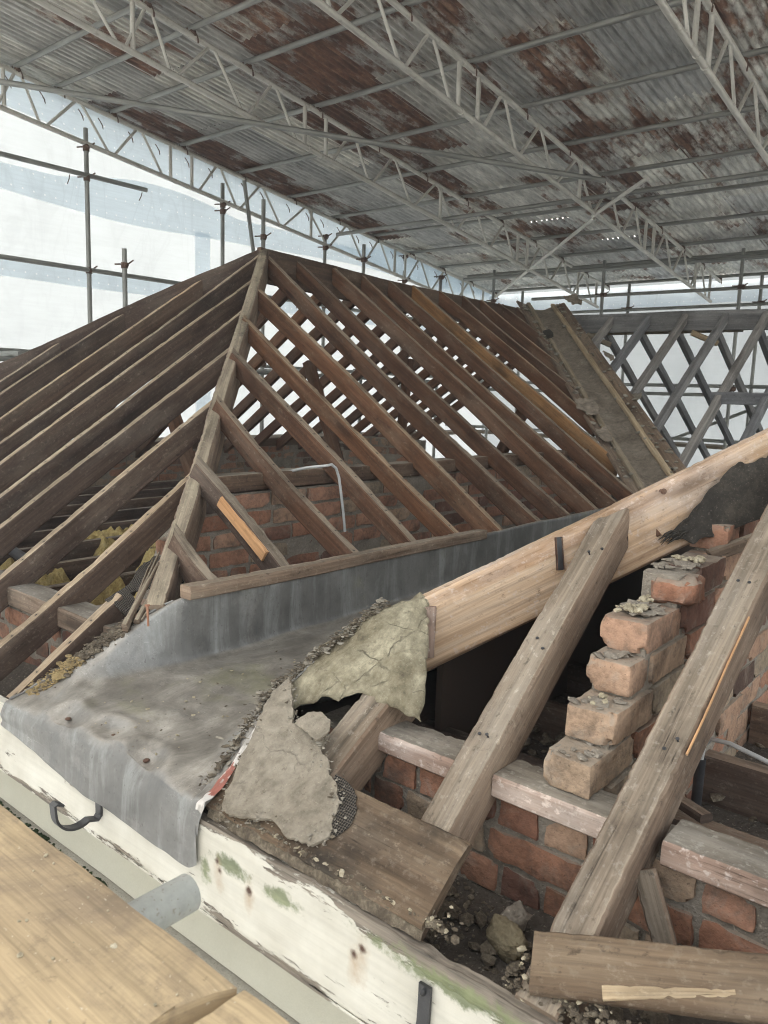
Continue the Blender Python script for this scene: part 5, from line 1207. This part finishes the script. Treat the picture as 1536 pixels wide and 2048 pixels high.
# black felt hanging over the pale hip
fl_ = [[(-.600, 2.165, -.150), (-.57, 2.195, -.145), (-.535, 2.235, -.130), (-.42, 2.36, -.045), (-.25, 2.54, .07)],
       [(-.655, 2.085, -.245), (-.61, 2.125, -.24), (-.555, 2.18, -.215), (-.43, 2.31, -.13), (-.25, 2.49, -.01)],
       [(-.715, 2.035, -.338), (-.665, 2.065, -.352), (-.61, 2.115, -.330), (-.47, 2.255, -.245), (-.25, 2.45, -.10)]]
loft('black_felt', fl_, 'felt_black', 'black torn felt flap hanging over the pale hip at the right edge', 'felt', 36, 24, .006, .008, 11, .010)
mb = MB(); random.seed(4)
for k in range(16):
    a = V3((-.715+random.uniform(0, .05), 2.03+random.uniform(0, .035), -.335+random.uniform(-.012, .01)))
    add_tube(mb, [a, a+V3((-.012, -.012, -.006+random.uniform(-.008, .004))), a+V3((-.022, -.018, -.014+random.uniform(-.012, .006)))], [.0025, .002, .0008], 5)
tag(mb.build('felt_fray', 'felt_black'), 'frayed black threads at the tip of the felt flap', 'felt')
beam('grey_batten', (-.62, 2.07, -.375), (-.40, 2.28, -.255), .03, .03, (0, 0, 1), ['grey_wood', 'grey_side'], 'grey batten under the black felt flap on the stepped bricks', 'batten', seg=.02)
# debris on top of the fascia
mb = MB(); random.seed(37)
for k in range(1150):
    t_ = random.random()**1.3; x = -1.29+.62*t_+random.gauss(0, .02); y = 1.008+abs(random.gauss(0, .014)) + (.0 if t_ < .6 else 0); dn = 1.0
    if t_ > .75 and random.random() < .5: continue
    add_lump(mb, (x, y, max(-.917, zfront(y)+.004)+random.uniform(-.004, .012)), random.choice((.002, .003, .003, .005, .005, .008)), 1, .6, (1.4, 1, .7), mi=0 if random.random() < .78 else 1)
for k in range(900):
    x = random.uniform(-.55, .3); y = 1.0+abs(random.gauss(0, .02))
    add_lump(mb, (x, y, zfront(y)+random.uniform(-.012, .012)), random.choice((.002, .003, .004, .006)), 1, .6, (1.4, 1, .6), mi=0 if random.random() < .9 else 1)
b0 = len(mb.v); nx_ = 260; pr = [(.988, -.918), (.993, -.903), (1.003, -.895), (1.016, -.893), (1.028, -.884), (1.036, -.890)]
for k in range(nx_+1):
    x = -1.285+.58*k/nx_; hgt = 1-.55*max(0, (x+.85)/.5)
    for (y, z) in pr:
        p = V3((x, y, z)); mb.v.append(V3((x, y+.004*nz(p, 40, 2), -.918+(z+.918)*hgt*(1+.5*nz(p, 22, 7))+.004*nz(p, 70, 5))))
for k in range(nx_):
    for q in range(5): a = b0+k*6+q; mb.face([a, a+1, a+7, a+6], None, 0)
for k in range(700):
    x = -1.28+.60*random.random(); y = 1.004+abs(random.gauss(0, .010)); add_lump(mb, (x, y, -.893+random.uniform(-.004, .006)), random.choice((.0015, .002, .003, .004, .006)), 1, .7, (1.6, 1, .6), mi=0 if random.random() < .7 else 1)
tag(mb.build('fascia_debris', ['debris', 'crumb']), 'gritty debris and pale crumbs lying along the top of the fascia', 'debris', kind='stuff')
mb = MB(); random.seed(51)
for k in range(420):
    x = random.uniform(-1.0, -.35); y = random.uniform(1.01, 1.31); z = -1.028+.05*max(0, nz((x, y, 0), 7))
    add_lump(mb, (x, y, z), random.choice((.003, .004, .006, .008, .014)), 1, .55, (1.4, 1, .5))
tag(mb.build('cavity_rubble', 'debris'), 'dark rubble in the hollow between fascia and front wall', 'rubble', kind='stuff')
mb = MB(); add_lump(mb, (-.648, 1.185, -.992), .036, 4, .38, (1.35, .85, .75), Matrix.Rotation(-.5, 3, 'Z') @ Matrix.Rotation(.55, 3, 'X'))
tag(mb.build('stone', 'stone', ang=60), 'buff lump of stone in the hollow behind the fascia', 'stone')
mb = MB(); add_lump(mb, (-.66, 1.225, -.985), .03, 3, .5, (1.2, .7, .9)); tag(mb.build('brick_fragment', 'mortar', ang=60), 'grey broken brick fragment behind the buff stone', 'brick fragment')
mb = MB(); add_lump(mb, (-.075, 1.03, -.845), .055, 4, .35, (1.4, .8, .7)); tag(mb.build('mortar_lump', 'plaster', ang=60), 'pale grey mortar lump on the eaves in the bottom right corner', 'mortar lump')
beam('leaning_board', (-.436, 1.262, -.800), (-.352, 1.225, -.955), .042, .016, (.15, -1, .1), ['grey_wood', 'grey_side'], 'narrow grey board leaning on the bricks right of the second rafter', 'board', seg=.012, chip=.006)
# splinters
for a, b, w_, m_, lb in (((-.40, 1.030, -.868), (-.235, 1.10, -.822), .022, 'batten', 'yellowish splinter of wood on the loose eaves board'), ((-1.268, 1.055, -.862), (-1.235, 1.10, -.832), .013, 'new_wood', 'orange chip of wood beside the torn felt, upper'), ((-1.262, 1.015, -.893), (-1.252, 1.045, -.872), .008, 'new_wood', 'orange chip of wood beside the torn felt, lower')):
    beam('wood_splinter', a, b, w_, .006, NF, [m_, m_], lb, 'splinter', seg=.008, wob=.006, chip=.006, ch=.0015, taper=.5)

# ================================================================== SCAFFOLD PLATFORM
ZB = -.58
def plank(x0, x1, y0, y1, label, sk=0.0):
    mb = MB(); nx = max(4, int((x1-x0)/.02)); ny = 12; r = .004
    for j in range(ny+1):
        for i in range(nx+1):
            x = x0+(x1-x0)*i/nx; y = y0+(y1-y0)*j/ny
            ex = (sk*(y-y1) if i == nx else 0)
            z = ZB+.0022*nz((x, y, 0), 3)+.0012*noise.noise(Vector((x*2, y*46, 5)))
            if j in (0, ny): y += .003*noise.noise(Vector((x*9, j, 1)))+.0015*noise.noise(Vector((x*40, j, 1))); z -= .003
            if i in (0, nx): x += .006*noise.noise(Vector((3, y*20, i))); z -= .003
            mb.v.append(V3((x+ex, y, z)))
    t0 = len(mb.v); mb.v += [V3((v.x, v.y, ZB-.038)) for v in mb.v[:t0]]
    uvf = lambda idx: [(mb.v[q].x, mb.v[q].y) for q in idx]
    for j in range(ny):
        for i in range(nx):
            a = j*(nx+1)+i; q = [a, a+1, a+nx+2, a+nx+1]; mb.face(q, uvf(q)); q2 = [k+t0 for k in q][::-1]; mb.face(q2, uvf(q2))
    ring = [i for i in range(nx)]+[j*(nx+1)+nx for j in range(ny)]+[ny*(nx+1)+i for i in range(nx, 0, -1)]+[j*(nx+1) for j in range(ny, 0, -1)]
    for a, b in zip(ring, ring[1:]+ring[:1]): mb.face([a, b, b+t0, a+t0][::-1], [(mb.v[a].x, 0), (mb.v[b].x, 0), (mb.v[b].x, .038), (mb.v[a].x, .038)][::-1])
    return tag(mb.build('scaffold_board', 'scaf_board', ang=30), label, 'scaffold board', 'scaffold boards in the bottom left corner')
plank(-3.6, -.545, .225, .4545, 'yellowish scaffold board nearest the fascia in the bottom left corner', .35)
plank(-.537, 2.2, .225, .457, 'scaffold board butted to its right, cut off by the bottom edge', .0)
plank(-3.2, 1.0, -.012, .219, 'scaffold board behind, in the extreme bottom left corner')
mb = MB(); add_pipe_end(mb, (-.775, -.6, -.646), (-.772, .567, -.644)); tag(mb.build('board_support_tube', 'tube_pale', ang=40), 'blurred grey tube end sticking out from under the scaffold board', 'scaffold tube')
mb = MB(); add_pipe_end(mb, (-2.6, -.6, -.646), (-2.6, .56, -.644)); tag(mb.build('board_support_tube', 'tube', ang=40), 'tube under the far left end of the scaffold board', 'scaffold tube')
mb = MB(); random.seed(61)
for k in range(46): add_lump(mb, (random.uniform(-1.1, -.46), random.uniform(.25, .45), ZB+.001), random.choice((.001, .0015, .002, .0035)), 1, .4, (1.2, 1, .6))
tag(mb.build('board_crumbs', 'crumb'), 'pale grit scattered on the scaffold boards', 'grit', kind='stuff')

# ================================================================== HAZE, an added volume standing in for lens glare off the sheeting
mb = MB(); box(mb, (-30, -12, -8), (20, 30, 4.6)); hz_ = mb.build('glare_haze', 'ground', smooth=False); hz_['kind'] = 'stuff'
hm = bpy.data.materials.new('glare_haze'); hm.use_nodes = True; ht = hm.node_tree; ht.nodes.clear()
pv = ht.nodes.new('ShaderNodeVolumePrincipled'); pv.inputs['Color'].default_value = (.86, .93, 1, 1); pv.inputs['Density'].default_value = .014; pv.inputs['Anisotropy'].default_value = .6
ht.links.new(pv.outputs[0], ht.nodes.new('ShaderNodeOutputMaterial').inputs['Volume'])
hz_.data.materials.clear(); hz_.data.materials.append(hm)
